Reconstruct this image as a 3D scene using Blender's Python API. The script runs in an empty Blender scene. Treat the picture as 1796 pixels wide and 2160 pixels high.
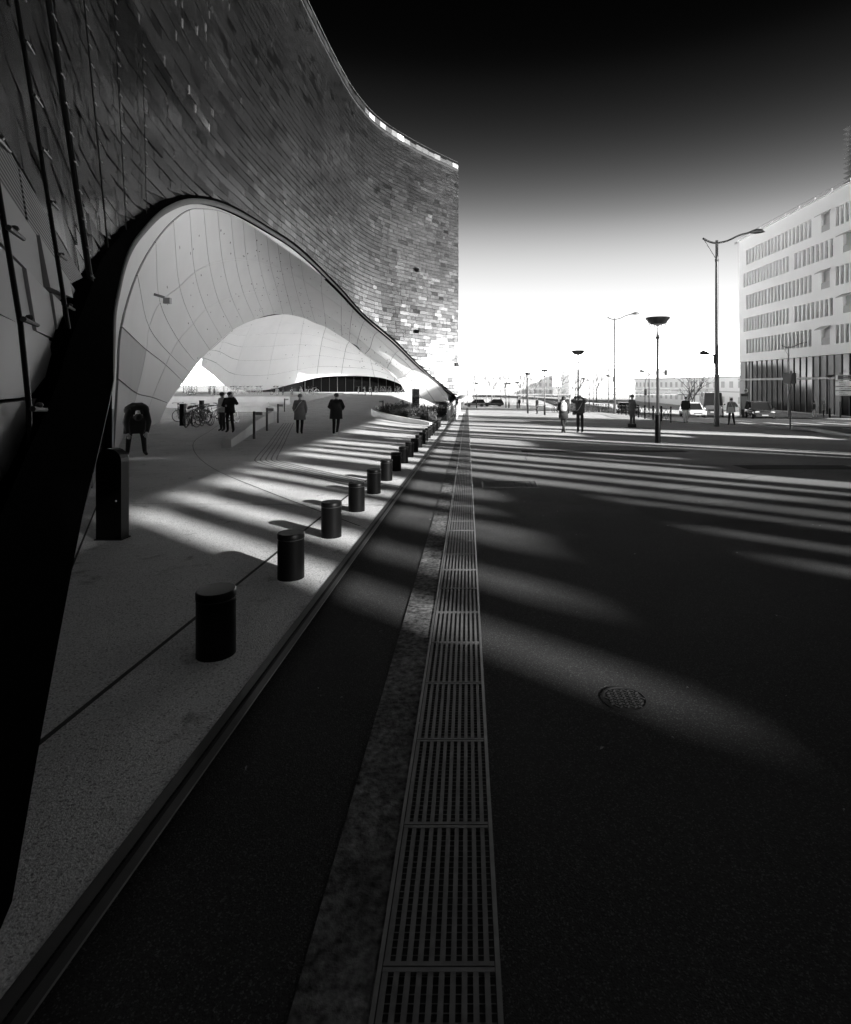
import bpy, bmesh, math, random
import numpy as np
from mathutils import Vector, Matrix
random.seed(7)
R = math.radians
SC = bpy.context.scene
COL = SC.collection

# ------------------------------------------------------------------ camera
cam_d = bpy.data.cameras.new('camera'); cam = bpy.data.objects.new('camera', cam_d); COL.objects.link(cam)
cam.location = (0, 0, 1.55); cam.rotation_euler = (R(90), 0, 0)
cam_d.sensor_fit = 'HORIZONTAL'; cam_d.sensor_width = 36; cam_d.lens = 36*1170/1796
cam_d.shift_x = -(987-898)/1796; cam_d.shift_y = -(1080-811)/1796
cam_d.clip_start = .05; cam_d.clip_end = 3000
SC.camera = cam
SC.render.resolution_x = 851; SC.render.resolution_y = 1024

# ------------------------------------------------------------------ world, sun, exposure
SUN_EL = R(20); SUN_AZ = math.atan2(.76, -.65)            # azimuth clockwise from +Y
SUN = Vector((math.sin(SUN_AZ)*math.cos(SUN_EL), math.cos(SUN_AZ)*math.cos(SUN_EL), math.sin(SUN_EL)))
W = bpy.data.worlds.new('World'); SC.world = W; W.use_nodes = True
nt = W.node_tree; nt.nodes.clear()
def N_(t, typ, **kw):
    n = t.nodes.new(typ)
    for k, v in kw.items(): setattr(n, k, v)
    return n
sky = N_(nt, 'ShaderNodeTexSky', sky_type='NISHITA'); sky.sun_disc = False
sky.sun_elevation = SUN_EL; sky.sun_rotation = SUN_AZ; sky.dust_density = 1.0; sky.air_density = 1.0
bw = N_(nt, 'ShaderNodeRGBToBW'); nt.links.new(sky.outputs[0], bw.inputs[0])
tc = N_(nt, 'ShaderNodeTexCoord'); sp = N_(nt, 'ShaderNodeSeparateXYZ'); nt.links.new(tc.outputs['Generated'], sp.inputs[0])
def M_(op, a, b=None, t=None):
    t = t or nt
    n = N_(t, 'ShaderNodeMath', operation=op)
    for i, x in enumerate((a, b)):
        if x is None: continue
        if isinstance(x, (int, float)): n.inputs[i].default_value = x
        else: t.links.new(x, n.inputs[i])
    return n.outputs[0]
el = M_('ARCSINE', M_('MAXIMUM', sp.outputs[2], 0.0))
# luminance against elevation, as the strong red-filter contrast of this black-and-white print shows it: white at the horizon, black high up
SKYC = [(0, 3.45), (2, 2.75), (4, 1.5), (6, .55), (8, .1), (10.2, -.12), (12.6, -.40), (14.9, -.82), (17.1, -1.45), (19.4, -2.15), (23.6, -3.45), (27.6, -4.7), (34, -6.8), (60, -8.5), (90, -9.)]
fc = N_(nt, 'ShaderNodeFloatCurve'); cv = fc.mapping.curves[0]
for k, (e_, l_) in enumerate(SKYC):
    x_, y_ = e_/90., (l_+9.)/13.
    if k == 0: cv.points[0].location = (x_, y_)
    elif k == len(SKYC)-1: cv.points[-1].location = (x_, y_)
    else: cv.points.new(x_, y_)
fc.mapping.update()
nt.links.new(M_('DIVIDE', el, R(90)), fc.inputs['Value'])
fall = M_('EXPONENT', M_('SUBTRACT', M_('MULTIPLY', fc.outputs[0], 13.0), 9.0))
SKY_K = 2.7
lum = M_('MULTIPLY', M_('MULTIPLY', M_('POWER', bw.outputs[0], .08), SKY_K), fall)
cmb = N_(nt, 'ShaderNodeCombineColor')
for i in range(3): nt.links.new(lum, cmb.inputs[i])
bg = N_(nt, 'ShaderNodeBackground'); bg.inputs[1].default_value = 0.15
nt.links.new(cmb.outputs[0], bg.inputs[0])
wo = N_(nt, 'ShaderNodeOutputWorld'); nt.links.new(bg.outputs[0], wo.inputs[0])
sl = bpy.data.lights.new('sun', 'SUN'); sl.energy = 5.0; sl.angle = R(.7); sl.color = (1, .995, .985)
so = bpy.data.objects.new('sun', sl); COL.objects.link(so); so.location = SUN*60
so.rotation_euler = SUN.to_track_quat('Z', 'Y').to_euler()
SC.view_settings.view_transform = 'Standard'; SC.view_settings.look = 'None'
SC.view_settings.exposure = 1.2; SC.view_settings.gamma = 1; SC.view_settings.use_curve_mapping = False
SC.cycles.use_denoising = True; SC.cycles.max_bounces = 8; SC.cycles.diffuse_bounces = 5; SC.cycles.glossy_bounces = 4
SC.cycles.transparent_max_bounces = 8; SC.cycles.caustics_reflective = False; SC.cycles.caustics_refractive = False

# ------------------------------------------------------------------ materials (black-and-white picture: neutral greys)
MATS = {}
def mat(name, v=.5, rough=.6, metal=0., var=0., scale=5., fine=0., fscale=120., bump=0., bscale=120., bdist=.01, spec=.5,
        attr=None, trans=0., stain=0., stain_scale=1.2, obj_coords=True, speck=0., speck_scale=180., alpha=1.):
    if name in MATS: return MATS[name]
    m = bpy.data.materials.new(name); m.use_nodes = True; MATS[name] = m
    t = m.node_tree; t.nodes.clear()
    out = N_(t, 'ShaderNodeOutputMaterial'); p = N_(t, 'ShaderNodeBsdfPrincipled'); t.links.new(p.outputs[0], out.inputs[0])
    p.inputs['Roughness'].default_value = rough; p.inputs['Metallic'].default_value = metal
    p.inputs['Specular IOR Level'].default_value = spec
    if trans: p.inputs['Transmission Weight'].default_value = trans; p.inputs['IOR'].default_value = 1.1
    if alpha < 1: p.inputs['Alpha'].default_value = alpha
    co = N_(t, 'ShaderNodeTexCoord').outputs['Object']
    if not obj_coords:
        co = N_(t, 'ShaderNodeNewGeometry').outputs['Position']
    val = None
    if attr:
        a = N_(t, 'ShaderNodeAttribute', attribute_name=attr); val = a.outputs['Fac']
    def noise(sc, det=3., rg=.55):
        n = N_(t, 'ShaderNodeTexNoise'); n.inputs['Scale'].default_value = sc; n.inputs['Detail'].default_value = det
        n.inputs['Roughness'].default_value = rg; t.links.new(co, n.inputs['Vector']); return n.outputs['Fac']
    k = None
    def times(x):
        nonlocal k
        k = x if k is None else M_('MULTIPLY', k, x, t)
    def band(x, amp):   # 1 + amp*(2x-1)*1.6
        return M_('MAXIMUM', M_('ADD', M_('MULTIPLY', M_('SUBTRACT', x, .5, t), 3.2*amp, t), 1.0, t), .05, t)
    if var: times(band(noise(scale, 4.), var))
    if fine: times(band(noise(fscale, 2.), fine))
    if stain:
        s = noise(stain_scale, 5., .65)
        mr = N_(t, 'ShaderNodeMapRange'); mr.inputs['From Min'].default_value = .60; mr.inputs['From Max'].default_value = .70
        mr.inputs['To Min'].default_value = 1; mr.inputs['To Max'].default_value = 1-stain
        t.links.new(s, mr.inputs['Value']); times(mr.outputs[0])
    if speck:
        vn = N_(t, 'ShaderNodeTexVoronoi'); vn.inputs['Scale'].default_value = speck_scale; t.links.new(co, vn.inputs['Vector'])
        sc_ = N_(t, 'ShaderNodeSeparateColor'); t.links.new(vn.outputs['Color'], sc_.inputs[0])
        g = M_('GREATER_THAN', sc_.outputs[0], .9, t)
        times(M_('ADD', M_('MULTIPLY', g, speck, t), 1.0, t))
    if val is None and k is None:
        p.inputs['Base Color'].default_value = (v, v, v, 1)
    else:
        x = val if val is not None else None
        if x is None: x = M_('MULTIPLY', k, v, t)
        elif k is not None: x = M_('MULTIPLY', x, k, t)
        c = N_(t, 'ShaderNodeCombineColor')
        for i in range(3): t.links.new(x, c.inputs[i])
        t.links.new(c.outputs[0], p.inputs['Base Color'])
    if bump:
        b = N_(t, 'ShaderNodeBump'); b.inputs['Strength'].default_value = bump; b.inputs['Distance'].default_value = bdist
        t.links.new(noise(bscale, 3.), b.inputs['Height']); t.links.new(b.outputs[0], p.inputs['Normal'])
    return m
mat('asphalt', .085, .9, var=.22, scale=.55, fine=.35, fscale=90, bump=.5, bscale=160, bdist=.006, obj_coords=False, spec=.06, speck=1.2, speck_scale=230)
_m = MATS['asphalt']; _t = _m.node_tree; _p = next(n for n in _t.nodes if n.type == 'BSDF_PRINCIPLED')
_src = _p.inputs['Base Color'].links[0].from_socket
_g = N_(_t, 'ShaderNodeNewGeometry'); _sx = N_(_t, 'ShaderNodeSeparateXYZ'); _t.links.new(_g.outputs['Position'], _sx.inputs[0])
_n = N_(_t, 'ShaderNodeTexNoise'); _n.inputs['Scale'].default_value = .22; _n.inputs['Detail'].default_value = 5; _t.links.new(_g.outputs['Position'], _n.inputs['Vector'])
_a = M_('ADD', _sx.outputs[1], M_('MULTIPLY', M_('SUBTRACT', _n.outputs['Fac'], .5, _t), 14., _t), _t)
_mr = N_(_t, 'ShaderNodeMapRange'); _mr.inputs['From Min'].default_value = 7; _mr.inputs['From Max'].default_value = 22; _mr.inputs['To Min'].default_value = .58; _mr.inputs['To Max'].default_value = 6.2  # vignette put into the colour: asphalt dark near the camera, pale farther off
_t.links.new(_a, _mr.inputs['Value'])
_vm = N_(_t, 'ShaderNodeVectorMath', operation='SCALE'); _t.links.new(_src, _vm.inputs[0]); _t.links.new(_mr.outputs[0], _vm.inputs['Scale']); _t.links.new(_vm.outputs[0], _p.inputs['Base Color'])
mat('patch_asphalt', .05, .9, var=.3, scale=.6, fine=.35, fscale=90, bump=.4, bscale=150, obj_coords=False, spec=.05)
mat('road_asphalt', .07, .8, var=.2, scale=.4, fine=.25, fscale=60, bump=.3, bscale=120, obj_coords=False, spec=.3)
mat('concrete', .68, .85, var=.16, scale=.9, fine=.45, fscale=95, bump=.7, bscale=120, bdist=.008, stain=.45, stain_scale=3.2, obj_coords=False, spec=.1, speck=-.45, speck_scale=120)
mat('pale_concrete', .6, .8, var=.1, scale=1.5, fine=.08, fscale=60)
mat('worn_resin', .14, .85, var=.8, scale=4., fine=.9, fscale=32, spec=.05, bump=.5, bscale=60, obj_coords=False)
mat('joint', .015, .9)
mat('cast_iron', .022, .45, var=.2, scale=30, bump=.15, bscale=200, bdist=.002)
mat('black_steel', .004, .42, spec=.12, bump=.05, bscale=90, bdist=.002)
mat('edge_steel', .22, .4, metal=.8, var=.25, scale=18)
mat('dark_steel', .045, .45, metal=.3, var=.2, scale=14)
mat('galv', .17, .55, metal=.35, spec=.1, var=.25, scale=25)
mat('glass_tile', .3, .19, metal=.97, attr='shade', bump=.12, bscale=1.6, bdist=.03, fine=.12, fscale=6)
mat('clear_glass', .12, .1, alpha=.6, spec=.2)
mat('frit_glass', .3, .4, attr='shade', spec=.15)
mat('facade_back', .01, .8)
_m = mat('frit_lines', .25, .5, attr='shade', spec=.1); _t = _m.node_tree; _p = next(n for n in _t.nodes if n.type == 'BSDF_PRINCIPLED'); _src = _p.inputs['Base Color'].links[0].from_socket
_g = N_(_t, 'ShaderNodeNewGeometry'); _sx = N_(_t, 'ShaderNodeSeparateXYZ'); _t.links.new(_g.outputs['Position'], _sx.inputs[0])
_w = M_('ADD', M_('MULTIPLY', M_('GREATER_THAN', M_('SINE', M_('MULTIPLY', _sx.outputs[2], 125., _t), None, _t), .1, _t), .8, _t), .2, _t)
_vm = N_(_t, 'ShaderNodeVectorMath', operation='SCALE'); _t.links.new(_src, _vm.inputs[0]); _t.links.new(_w, _vm.inputs['Scale']); _t.links.new(_vm.outputs[0], _p.inputs['Base Color'])
mat('ceiling', .92, .55, var=.04, scale=.35)
mat('entrance_glass', .004, .6, spec=0.)
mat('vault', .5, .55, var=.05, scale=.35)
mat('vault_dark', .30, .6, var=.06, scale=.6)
mat('rim_grey', .10, .6, spec=.1, var=.12, scale=1.5)
mat('rim_black', .003, .7, spec=0.)
mat('slot', .03, .7)
mat('white_wall', .9, .6, var=.03, scale=.4)
mat('parapet_glass', .85, .3, attr='shade')
mat('win_glass', .10, .1, var=.35, scale=.5, spec=.3)
mat('dark_glass', .02, .08, spec=.07, var=.5, scale=.4)
mat('lamp_metal', .07, .4, metal=.4)
mat('lamp_metal_light', .22, .45, metal=.3)
mat('lamp_lens', .6, .25)
mat('white_paint', .8, .7, var=.2, scale=6)
mat('rubber', .015, .8)
mat('chrome', .7, .2, metal=1.)
mat('bike_paint', .03, .35)
mat('bike_white', .7, .4)
mat('leaf', .05, .6, var=.4, scale=3)
mat('leaf_light', .10, .6, var=.4, scale=3)
mat('bark', .10, .9, var=.3, scale=6)
mat('soil', .05, .95, var=.3, scale=8)
mat('skin', .42, .55); mat('hair', .03, .6); mat('hair_grey', .3, .6)
mat('cloth_black', .010, .85); mat('cloth_dark', .028, .85, var=.2, scale=12); mat('cloth_grey', .20, .85, var=.15, scale=10)
mat('cloth_mid', .07, .85, var=.2, scale=12); mat('cloth_light', .6, .85, var=.1, scale=10); mat('denim', .09, .85, var=.2, scale=10)
mat('shoe', .02, .5); mat('shoe_white', .7, .6)
mat('car_white', .75, .2, spec=.6); mat('car_dark', .03, .2, spec=.6); mat('car_grey', .12, .25, spec=.6); mat('headlight', .6, .1)
mat('sign_back', .13, .5); mat('sign_white', .5, .5); mat('sign_black', .012, .5)
mat('far_white', .8, .7); mat('far_grey', .45, .7); mat('bridge_steel', .34, .6)  # pale tones put haze into the colour of far buildings and footbridge
mat('screen_wall', .08, .8, var=.1, scale=.3)

# ------------------------------------------------------------------ mesh builder
def tag(o, label=None, cat=None, group=None, kind=None):
    if label: o['label'] = label
    if cat: o['category'] = cat
    if group: o['group'] = group
    if kind: o['kind'] = kind
    return o
def empty(name, loc=(0, 0, 0), rz=0, label=None, cat=None, group=None):
    o = bpy.data.objects.new(name, None); COL.objects.link(o); o.location = loc; o.rotation_euler = (0, 0, rz)
    o.empty_display_size = .2
    return tag(o, label, cat, group)
class MB:
    def __init__(s): s.v = []; s.f = []; s.mi = []; s.mats = []; s.cur = 0; s.sh = []
    def use(s, m):
        if m not in s.mats: s.mats.append(m)
        s.cur = s.mats.index(m); return s
    def face(s, pts, shade=None):
        b = len(s.v); s.v += [tuple(p) for p in pts]; s.f.append(tuple(range(b, b+len(pts)))); s.mi.append(s.cur); s.sh.append(shade if shade is not None else .5)
    def mesh(s, vs, fs, shade=.5):
        b = len(s.v); s.v += [tuple(p) for p in vs]
        for f in fs: s.f.append(tuple(b+i for i in f)); s.mi.append(s.cur); s.sh.append(shade)
    def box(s, x0, x1, y0, y1, z0, z1, rz=0, c=(0, 0)):
        P = [(x, y, z) for z in (z0, z1) for (x, y) in ((x0, y0), (x1, y0), (x1, y1), (x0, y1))]
        if rz:
            ca, sa = math.cos(rz), math.sin(rz)
            P = [(c[0]+(x-c[0])*ca-(y-c[1])*sa, c[1]+(x-c[0])*sa+(y-c[1])*ca, z) for x, y, z in P]
        s.mesh(P, [(3, 2, 1, 0), (4, 5, 6, 7), (0, 1, 5, 4), (1, 2, 6, 5), (2, 3, 7, 6), (3, 0, 4, 7)]); return s
    def bar(s, a, b, w, h):
        a = Vector(a); b = Vector(b); d = (b-a).normalized(); up = Vector((0, 0, 1))
        if abs(d.z) > .95: up = Vector((1, 0, 0))
        r = d.cross(up).normalized()*w/2; u = r.cross(d).normalized()*h/2
        P = [p+q for p in (a, b) for q in (-r-u, r-u, r+u, -r+u)]
        s.mesh(P, [(3, 2, 1, 0), (4, 5, 6, 7), (0, 1, 5, 4), (1, 2, 6, 5), (2, 3, 7, 6), (3, 0, 4, 7)]); return s
    def tube(s, pts, rad, n=8, cap=True, closed=False):
        pts = [Vector(p) for p in pts]; m = len(pts)
        if not hasattr(rad, '__len__'): rad = [rad]*m
        rings = []; pr = None
        for i, p in enumerate(pts):
            if closed: d = pts[(i+1) % m]-pts[i-1]
            else: d = pts[min(i+1, m-1)]-pts[max(i-1, 0)]
            if d.length < 1e-9: d = Vector((0, 0, 1))
            d.normalize()
            if pr is None:
                a = Vector((0, 0, 1)) if abs(d.z) < .9 else Vector((1, 0, 0)); r = d.cross(a).normalized()
            else:
                r = pr-d*pr.dot(d)
                r = r.normalized() if r.length > 1e-6 else d.orthogonal().normalized()
            pr = r; u = d.cross(r)
            rings.append([p+(r*math.cos(2*math.pi*k/n)+u*math.sin(2*math.pi*k/n))*rad[i] for k in range(n)])
        s.rings(rings, cap and not closed, closed); return s
    def rings(s, rings, cap=True, closed=False):
        n = len(rings[0]); m = len(rings); vs = [p for r in rings for p in r]; fs = []
        for i in range(m if closed else m-1):
            j = (i+1) % m
            for k in range(n):
                l = (k+1) % n; fs.append((i*n+k, i*n+l, j*n+l, j*n+k))
        if cap: fs.append(tuple(range(n-1, -1, -1))); fs.append(tuple((m-1)*n+k for k in range(n)))
        s.mesh(vs, fs); return s
    def lathe(s, prof, n=24, c=(0, 0)):
        s.rings([[(c[0]+r*math.cos(2*math.pi*k/n), c[1]+r*math.sin(2*math.pi*k/n), z) for k in range(n)] for r, z in prof]); return s
    def ell(s, c, r, n=10, m=7):
        rs = []
        for i in range(m):
            a = -math.pi/2+math.pi*(i+.02)/(m-1+.04)
            rs.append([(c[0]+r[0]*math.cos(a)*math.cos(2*math.pi*k/n), c[1]+r[1]*math.cos(a)*math.sin(2*math.pi*k/n), c[2]+r[2]*math.sin(a)) for k in range(n)])
        s.rings(rs); return s
    def loft(s, secs, n=14):   # secs: (cx,cy,cz,rx,ry)
        s.rings([[(cx+rx*math.cos(2*math.pi*k/n), cy+ry*math.sin(2*math.pi*k/n), cz) for k in range(n)] for cx, cy, cz, rx, ry in secs]); return s
    def data(s, name, material=None, smooth=False):
        me = bpy.data.meshes.new(name); me.from_pydata([tuple(p) for p in s.v], [], s.f)
        ms = s.mats if s.mats else [material]
        for m in ms: me.materials.append(MATS[m])
        if s.mats: me.polygons.foreach_set('material_index', s.mi)
        if any(x != .5 for x in s.sh):
            a = me.attributes.new('shade', 'FLOAT', 'FACE'); a.data.foreach_set('value', s.sh)
        if smooth: me.polygons.foreach_set('use_smooth', [True]*len(me.polygons))
        me.update(); return me
    def build(s, name, material=None, parent=None, smooth=False, **tg):
        me = s.data(name, material, smooth)
        o = bpy.data.objects.new(name, me); COL.objects.link(o); o.parent = parent
        if smooth == 'auto':
            try: me.set_sharp_from_angle(angle=R(40))
            except Exception: pass
        return tag(o, **tg)
def inst(o, parent=None, loc=None, rz=None, scale=None, name=None):
    c = o.copy(); COL.objects.link(c); c.parent = parent if parent else o.parent
    if loc is not None: c.location = loc
    if rz is not None: c.rotation_euler = (0, 0, rz)
    if scale is not None: c.scale = scale
    return c
def copy_tree(o, parent=None, loc=None, rz=None, **tg):
    c = o.copy(); COL.objects.link(c); c.parent = parent
    if loc is not None: c.location = loc
    if rz is not None: c.rotation_euler = (0, 0, rz)
    for ch in list(o.children): copy_tree(ch, c)
    return tag(c, **tg)

# ------------------------------------------------------------------ terrain
def ss(a, b, x):
    t = min(1., max(0., (x-a)/(b-a))); return t*t*(3-2*t)
def gz(x, y):
    b = -.0265*max(-30, min(y, 110))
    yl = y if y < 16 else 16+6*(1-math.exp(-(y-16)/6.))
    l = -.0265*max(-30, yl)
    w = 1-ss(-8, -2.6, x)
    return b*(1-w)+l*w-1.15*ss(10, 42, x)*ss(35, 90, y)
def sheet(xs, ys, zf, name, material, **tg):
    b = MB(); nx = len(xs)
    b.mesh([(x, y, zf(x, y)) for y in ys for x in xs],
           [(j*nx+i, j*nx+i+1, (j+1)*nx+i+1, (j+1)*nx+i) for j in range(len(ys)-1) for i in range(nx-1)])
    return b.build(name, material, smooth=True, **tg)
YS = [-60, -30, -12, -6, -3] + [i*1. for i in range(-2, 40)] + [40+2*i for i in range(38)] + [118, 130, 160, 220, 350, 600, 1000, 1800]
XS = [-700, -300, -120, -60, -30, -16, -10, -6, -4, -2.2, -1.5, -1.30, -1.19, -.9, -.4, .2, 1, 2, 3.5, 5, 7, 9, 11, 13, 14, 15, 16, 17, 18, 19, 20, 22, 25, 28, 31, 33, 34, 36, 39, 42, 50, 70, 120, 300, 800]
ROAD_E = [(15.6, -60), (15.6, 10), (15.9, 18), (16.4, 23), (17.6, 27), (18.6, 30), (17.6, 32.5), (16.2, 34.5), (14.6, 38), (15.0, 45), (16.5, 57), (18, 75), (20, 110), (24, 180)]
def road_edge(y):
    for (x0, y0), (x1, y1) in zip(ROAD_E, ROAD_E[1:]):
        if y <= y1: return x0+(x1-x0)*(y-y0)/(y1-y0)
    return ROAD_E[-1][0]
def zg(x, y):
    z = gz(x, y)
    if x < -1.25: z -= .25
    e = road_edge(y)
    if x > e-.5 and -60 < y < 181: z -= .16*ss(e-.5, e+.4, x)*(1-ss(33, 34, x))
    return z
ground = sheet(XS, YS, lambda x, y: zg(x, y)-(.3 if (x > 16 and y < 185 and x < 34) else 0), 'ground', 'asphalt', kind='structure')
# road
b = MB(); ry = [-60]+[i*2. for i in range(-6, 60)]+[130, 150, 180]
rows = []
for y in ry:
    e = road_edge(y); rows.append([(e+.12+(33-e)*t, y, gz(e+(33-e)*t, y)-.12) for t in (0, .2, .4, .6, .8, 1)])
vs = [p for r in rows for p in r]
b.mesh(vs, [(j*6+i, j*6+i+1, (j+1)*6+i+1, (j+1)*6+i) for j in range(len(ry)-1) for i in range(5)])
road = b.build('road', 'road_asphalt', kind='structure', smooth=True)
# kerbs: each kerb stone a piece
kerb = empty('kerb'); tag(kerb, kind='structure')
b = MB(); kp = []
yy = -2.
while yy < 100:
    kp.append((road_edge(yy)+.05, yy)); yy += 1.0 if yy < 60 else 4
for i, (p, q) in enumerate(zip(kp, kp[1:])):
    d = Vector((q[0]-p[0], q[1]-p[1], 0)); g = d*(.012/d.length)
    c = MB(); c.bar((p[0]+g.x, p[1]+g.y, gz(*p)-.07), (q[0]-g.x, q[1]-g.y, gz(*q)-.07), .2, .17)
    c.build('kerb_stone', 'pale_concrete', kerb)
b = MB(); b.mesh([(x, y, gz(x, y)+.0) for y in (-60, 0, 20, 40, 60, 80, 110, 180) for x in (33.1, 36, 39, 44)], [(j*4+i, j*4+i+1, j*4+i+5, j*4+i+4) for j in range(7) for i in range(3)])
b.build('pavement', 'concrete', kind='structure')
marks = empty('road_markings'); tag(marks, kind='structure')
for xm in (21.2, 27.2):
    y = -4.
    while y < 120:
        c = MB(); c.mesh([(xm+dx, y+dy, gz(xm+dx, y+dy)-.105) for dx, dy in ((0, 0), (.15, 0), (.15, 3), (0, 3))], [(0, 1, 2, 3)])
        c.build('lane_dash', 'white_paint', marks); y += 6.5 if xm < 25 else 5
for i in range(7):
    xx = 18.9+i*1.9
    c = MB(); c.mesh([(xx+dx, 36+dy, gz(xx+dx, 36+dy)-.104) for dx, dy in ((0, 0), (.5, 0), (.5, 3.2), (0, 3.2))], [(0, 1, 2, 3)])
    c.build('crossing_bar', 'white_paint', marks)
# forecourt (pale concrete), with joints
FX = [-70, -50, -40, -30, -25, -20, -16, -13, -11, -9.5, -8, -7, -6, -5, -4, -3.3, -2.6, -2.2, -1.8, -1.5, -1.19]
FY = [-20, -8, -4, -2]+[i*.8 for i in range(-1, 51)]+[42+2*i for i in range(30)]
forecourt = sheet(FX, FY, lambda x, y: gz(x, y)+.012, 'forecourt', 'concrete', kind='structure')
def strip(pts, w, zoff, name, material, parent=None, **tg):
    b = MB(); P = [Vector((x, y, 0)) for x, y in pts]; fine = []
    for p, q in zip(P, P[1:]):
        n = max(1, int((q-p).length/1.0)); fine += [p+(q-p)*k/n for k in range(n)]
    fine.append(P[-1]); vs = []
    for i, p in enumerate(fine):
        d = (fine[min(i+1, len(fine)-1)]-fine[max(i-1, 0)]).normalized(); n = Vector((-d.y, d.x, 0))*w/2
        for s_ in (1, -1):
            q = p+n*s_; vs.append((q.x, q.y, gz(q.x, q.y)+zoff))
    b.mesh(vs, [(2*i, 2*i+1, 2*i+3, 2*i+2) for i in range(len(fine)-1)])
    return b.build(name, material, parent, **tg)
def catmull(P, n=8):
    P = [Vector(p) for p in P]; Q = [P[0]*2-P[1]]+P+[P[-1]*2-P[-2]]; o = []
    for i in range(1, len(Q)-2):
        a, b_, c, d = Q[i-1:i+3]
        for k in range(n):
            t = k/n; o.append(.5*((2*b_)+(c-a)*t+(2*a-5*b_+4*c-d)*t*t+(3*b_-a-3*c+d)*t**3))
    o.append(P[-1]); return o
strip([(-1.91, .5), (-1.91, 36)], .030, .017, 'joint', 'joint', forecourt)
for y0, xa, xb in ((8.05, -5.2, -1.25), (11.9, -9, -1.25), (16.4, -11, -3), (21, -12, -2.2), (26, -14, -2.2)):
    strip([(xa, y0+.1), (xb, y0)], .014, .0165, 'joint', 'joint', forecourt)
arc = catmull([(-13.9, 31.5, 0), (-11.6, 25, 0), (-9.93, 20.2, 0), (-7.9, 16.05, 0), (-5.65, 12.3, 0), (-3.4, 9.3, 0), (-1.3, 6.7, 0)], 6)
strip([(p.x, p.y) for p in arc], .016, .018, 'joint', 'joint', forecourt)
strip([(-2.05, 1.9), (-3.4, 4.7), (-6.0, 9.1)], .02, .019, 'joint', 'joint', forecourt)
# forecourt edge: twin steel slot channel
ch = empty('slot_drain', (0, 0, 0), label='narrow steel slot drain along the edge of pale concrete and asphalt', cat='drain')
pts = [(-1.135, -1.5), (-1.135, 30), (-1.25, 36), (-1.3, 40)]
strip([(x-.034, y) for x, y in pts], .046, .019, 'edge_plate', 'dark_steel', ch)
strip([(x+.030, y) for x, y in pts], .036, .017, 'edge_plate', 'dark_steel', ch)
strip([(x+.0525, y) for x, y in pts], .007, .021, 'edge_lip', 'edge_steel', ch)
strip([(x, y) for x, y in pts], .02, .009, 'slot', 'joint', ch)

# ------------------------------------------------------------------ grated drain, worn strip, covers
drain = empty('grated_drain', label='long straight steel grating drain running up the middle of the plaza', cat='drain')
strip([(-.078, -1.2), (-.078, 92)], .315, .006, 'channel', 'joint', drain)
strip([(-.238, -1.2), (-.238, 92)], .012, .014, 'rail', 'edge_steel', drain)
strip([(.082, -1.2), (.082, 92)], .014, .014, 'rail', 'edge_steel', drain)
GL = .5
g = MB()
nb = 10
for i in range(nb):
    x0 = -.228+i*.0303
    g.box(x0, x0+.0150, .004, GL-.004, .006, .0145)
for k in range(22):
    y0 = .014+k*(GL-.034)/21
    g.box(-.229, .073, y0, y0+.003, .0062, .0072)
for y0 in (.002, GL-.014):
    g.box(-.229, .073, y0, y0+.012, .0066, .0152)
go = g.build('grate', 'galv', drain)
go.location = (0, 0, gz(0, 0)); go.rotation_euler = (math.atan(-.0265), 0, 0)
for i in range(-2, 150):
    if i == 0: continue
    y = i*GL
    c = inst(go); c.location = (0, y, gz(0, y))
strip([(-.345, -1.2), (-.345, 60)], .205, .007, 'worn_band', 'worn_resin', kind='structure')
man = empty('utility_cover', (.81, 2.86, gz(.81, 2.86)), label='small round cast iron cover with herringbone pattern set in asphalt', cat='cover')
c = MB(); c.lathe([(.118, -.01), (.118, .006), (.105, .008), (.103, .004), (.0, .004)], 28); c.build('plate', 'joint', man)
c = MB()
for r_ in range(-4, 5):
    for q in range(-4, 5):
        for s_ in (0, 1):
            x = q*.036+(0 if s_ else .018); y = r_*.024
            if math.hypot(x, y) > .092: continue
            c.box(x-.014, x+.014, y-.0045, y+.0045, .004, .009, rz=R(38 if s_ else -38), c=(x, y))
c.build('rib', 'dark_steel', man)
cov = empty('paving_cover', (.76, 10.05, gz(.76, 10.05)), label='rectangular recessed inspection cover with worn frame set in asphalt', cat='cover')
c = MB()
for a in ((-.5, .5, -.33, -.31), (-.5, .5, .31, .33), (-.5, -.48, -.33, .33), (.48, .5, -.33, .33)): c.box(*a, -.01, .012)
c.build('frame', 'dark_steel', cov)
c = MB(); c.box(-.478, .478, -.308, .308, -.02, .006); c.build('lid', 'asphalt', cov)
c = MB()
for i in range(9): c.box(-.42+i*.1, -.395+i*.1, -.26, -.05+.2*(i % 3), .006, .009)
c.build('rib', 'road_asphalt', cov)
lv = MB()
for i in range(70):
    x = random.uniform(.3, 4.5); y = random.uniform(1.8, 9)
    if random.random() < .3: x = random.uniform(-1, 0)
    r_ = random.uniform(.004, .011); a = random.uniform(0, 6.28); z = gz(x, y)+.005
    P = [(x+r_*1.8*math.cos(a), y+r_*1.8*math.sin(a), z), (x-r_*.6*math.sin(a), y+r_*.6*math.cos(a), z+.006), (x-r_*1.8*math.cos(a), y-r_*1.8*math.sin(a), z+.002), (x+r_*.6*math.sin(a), y-r_*.6*math.cos(a), z+.004)]
    lv.face(P)
lv.build('leaf_litter', 'vault_dark', kind='stuff', label='scattered dry leaf fragments lying on the dark asphalt', cat='leaf litter')
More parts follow.
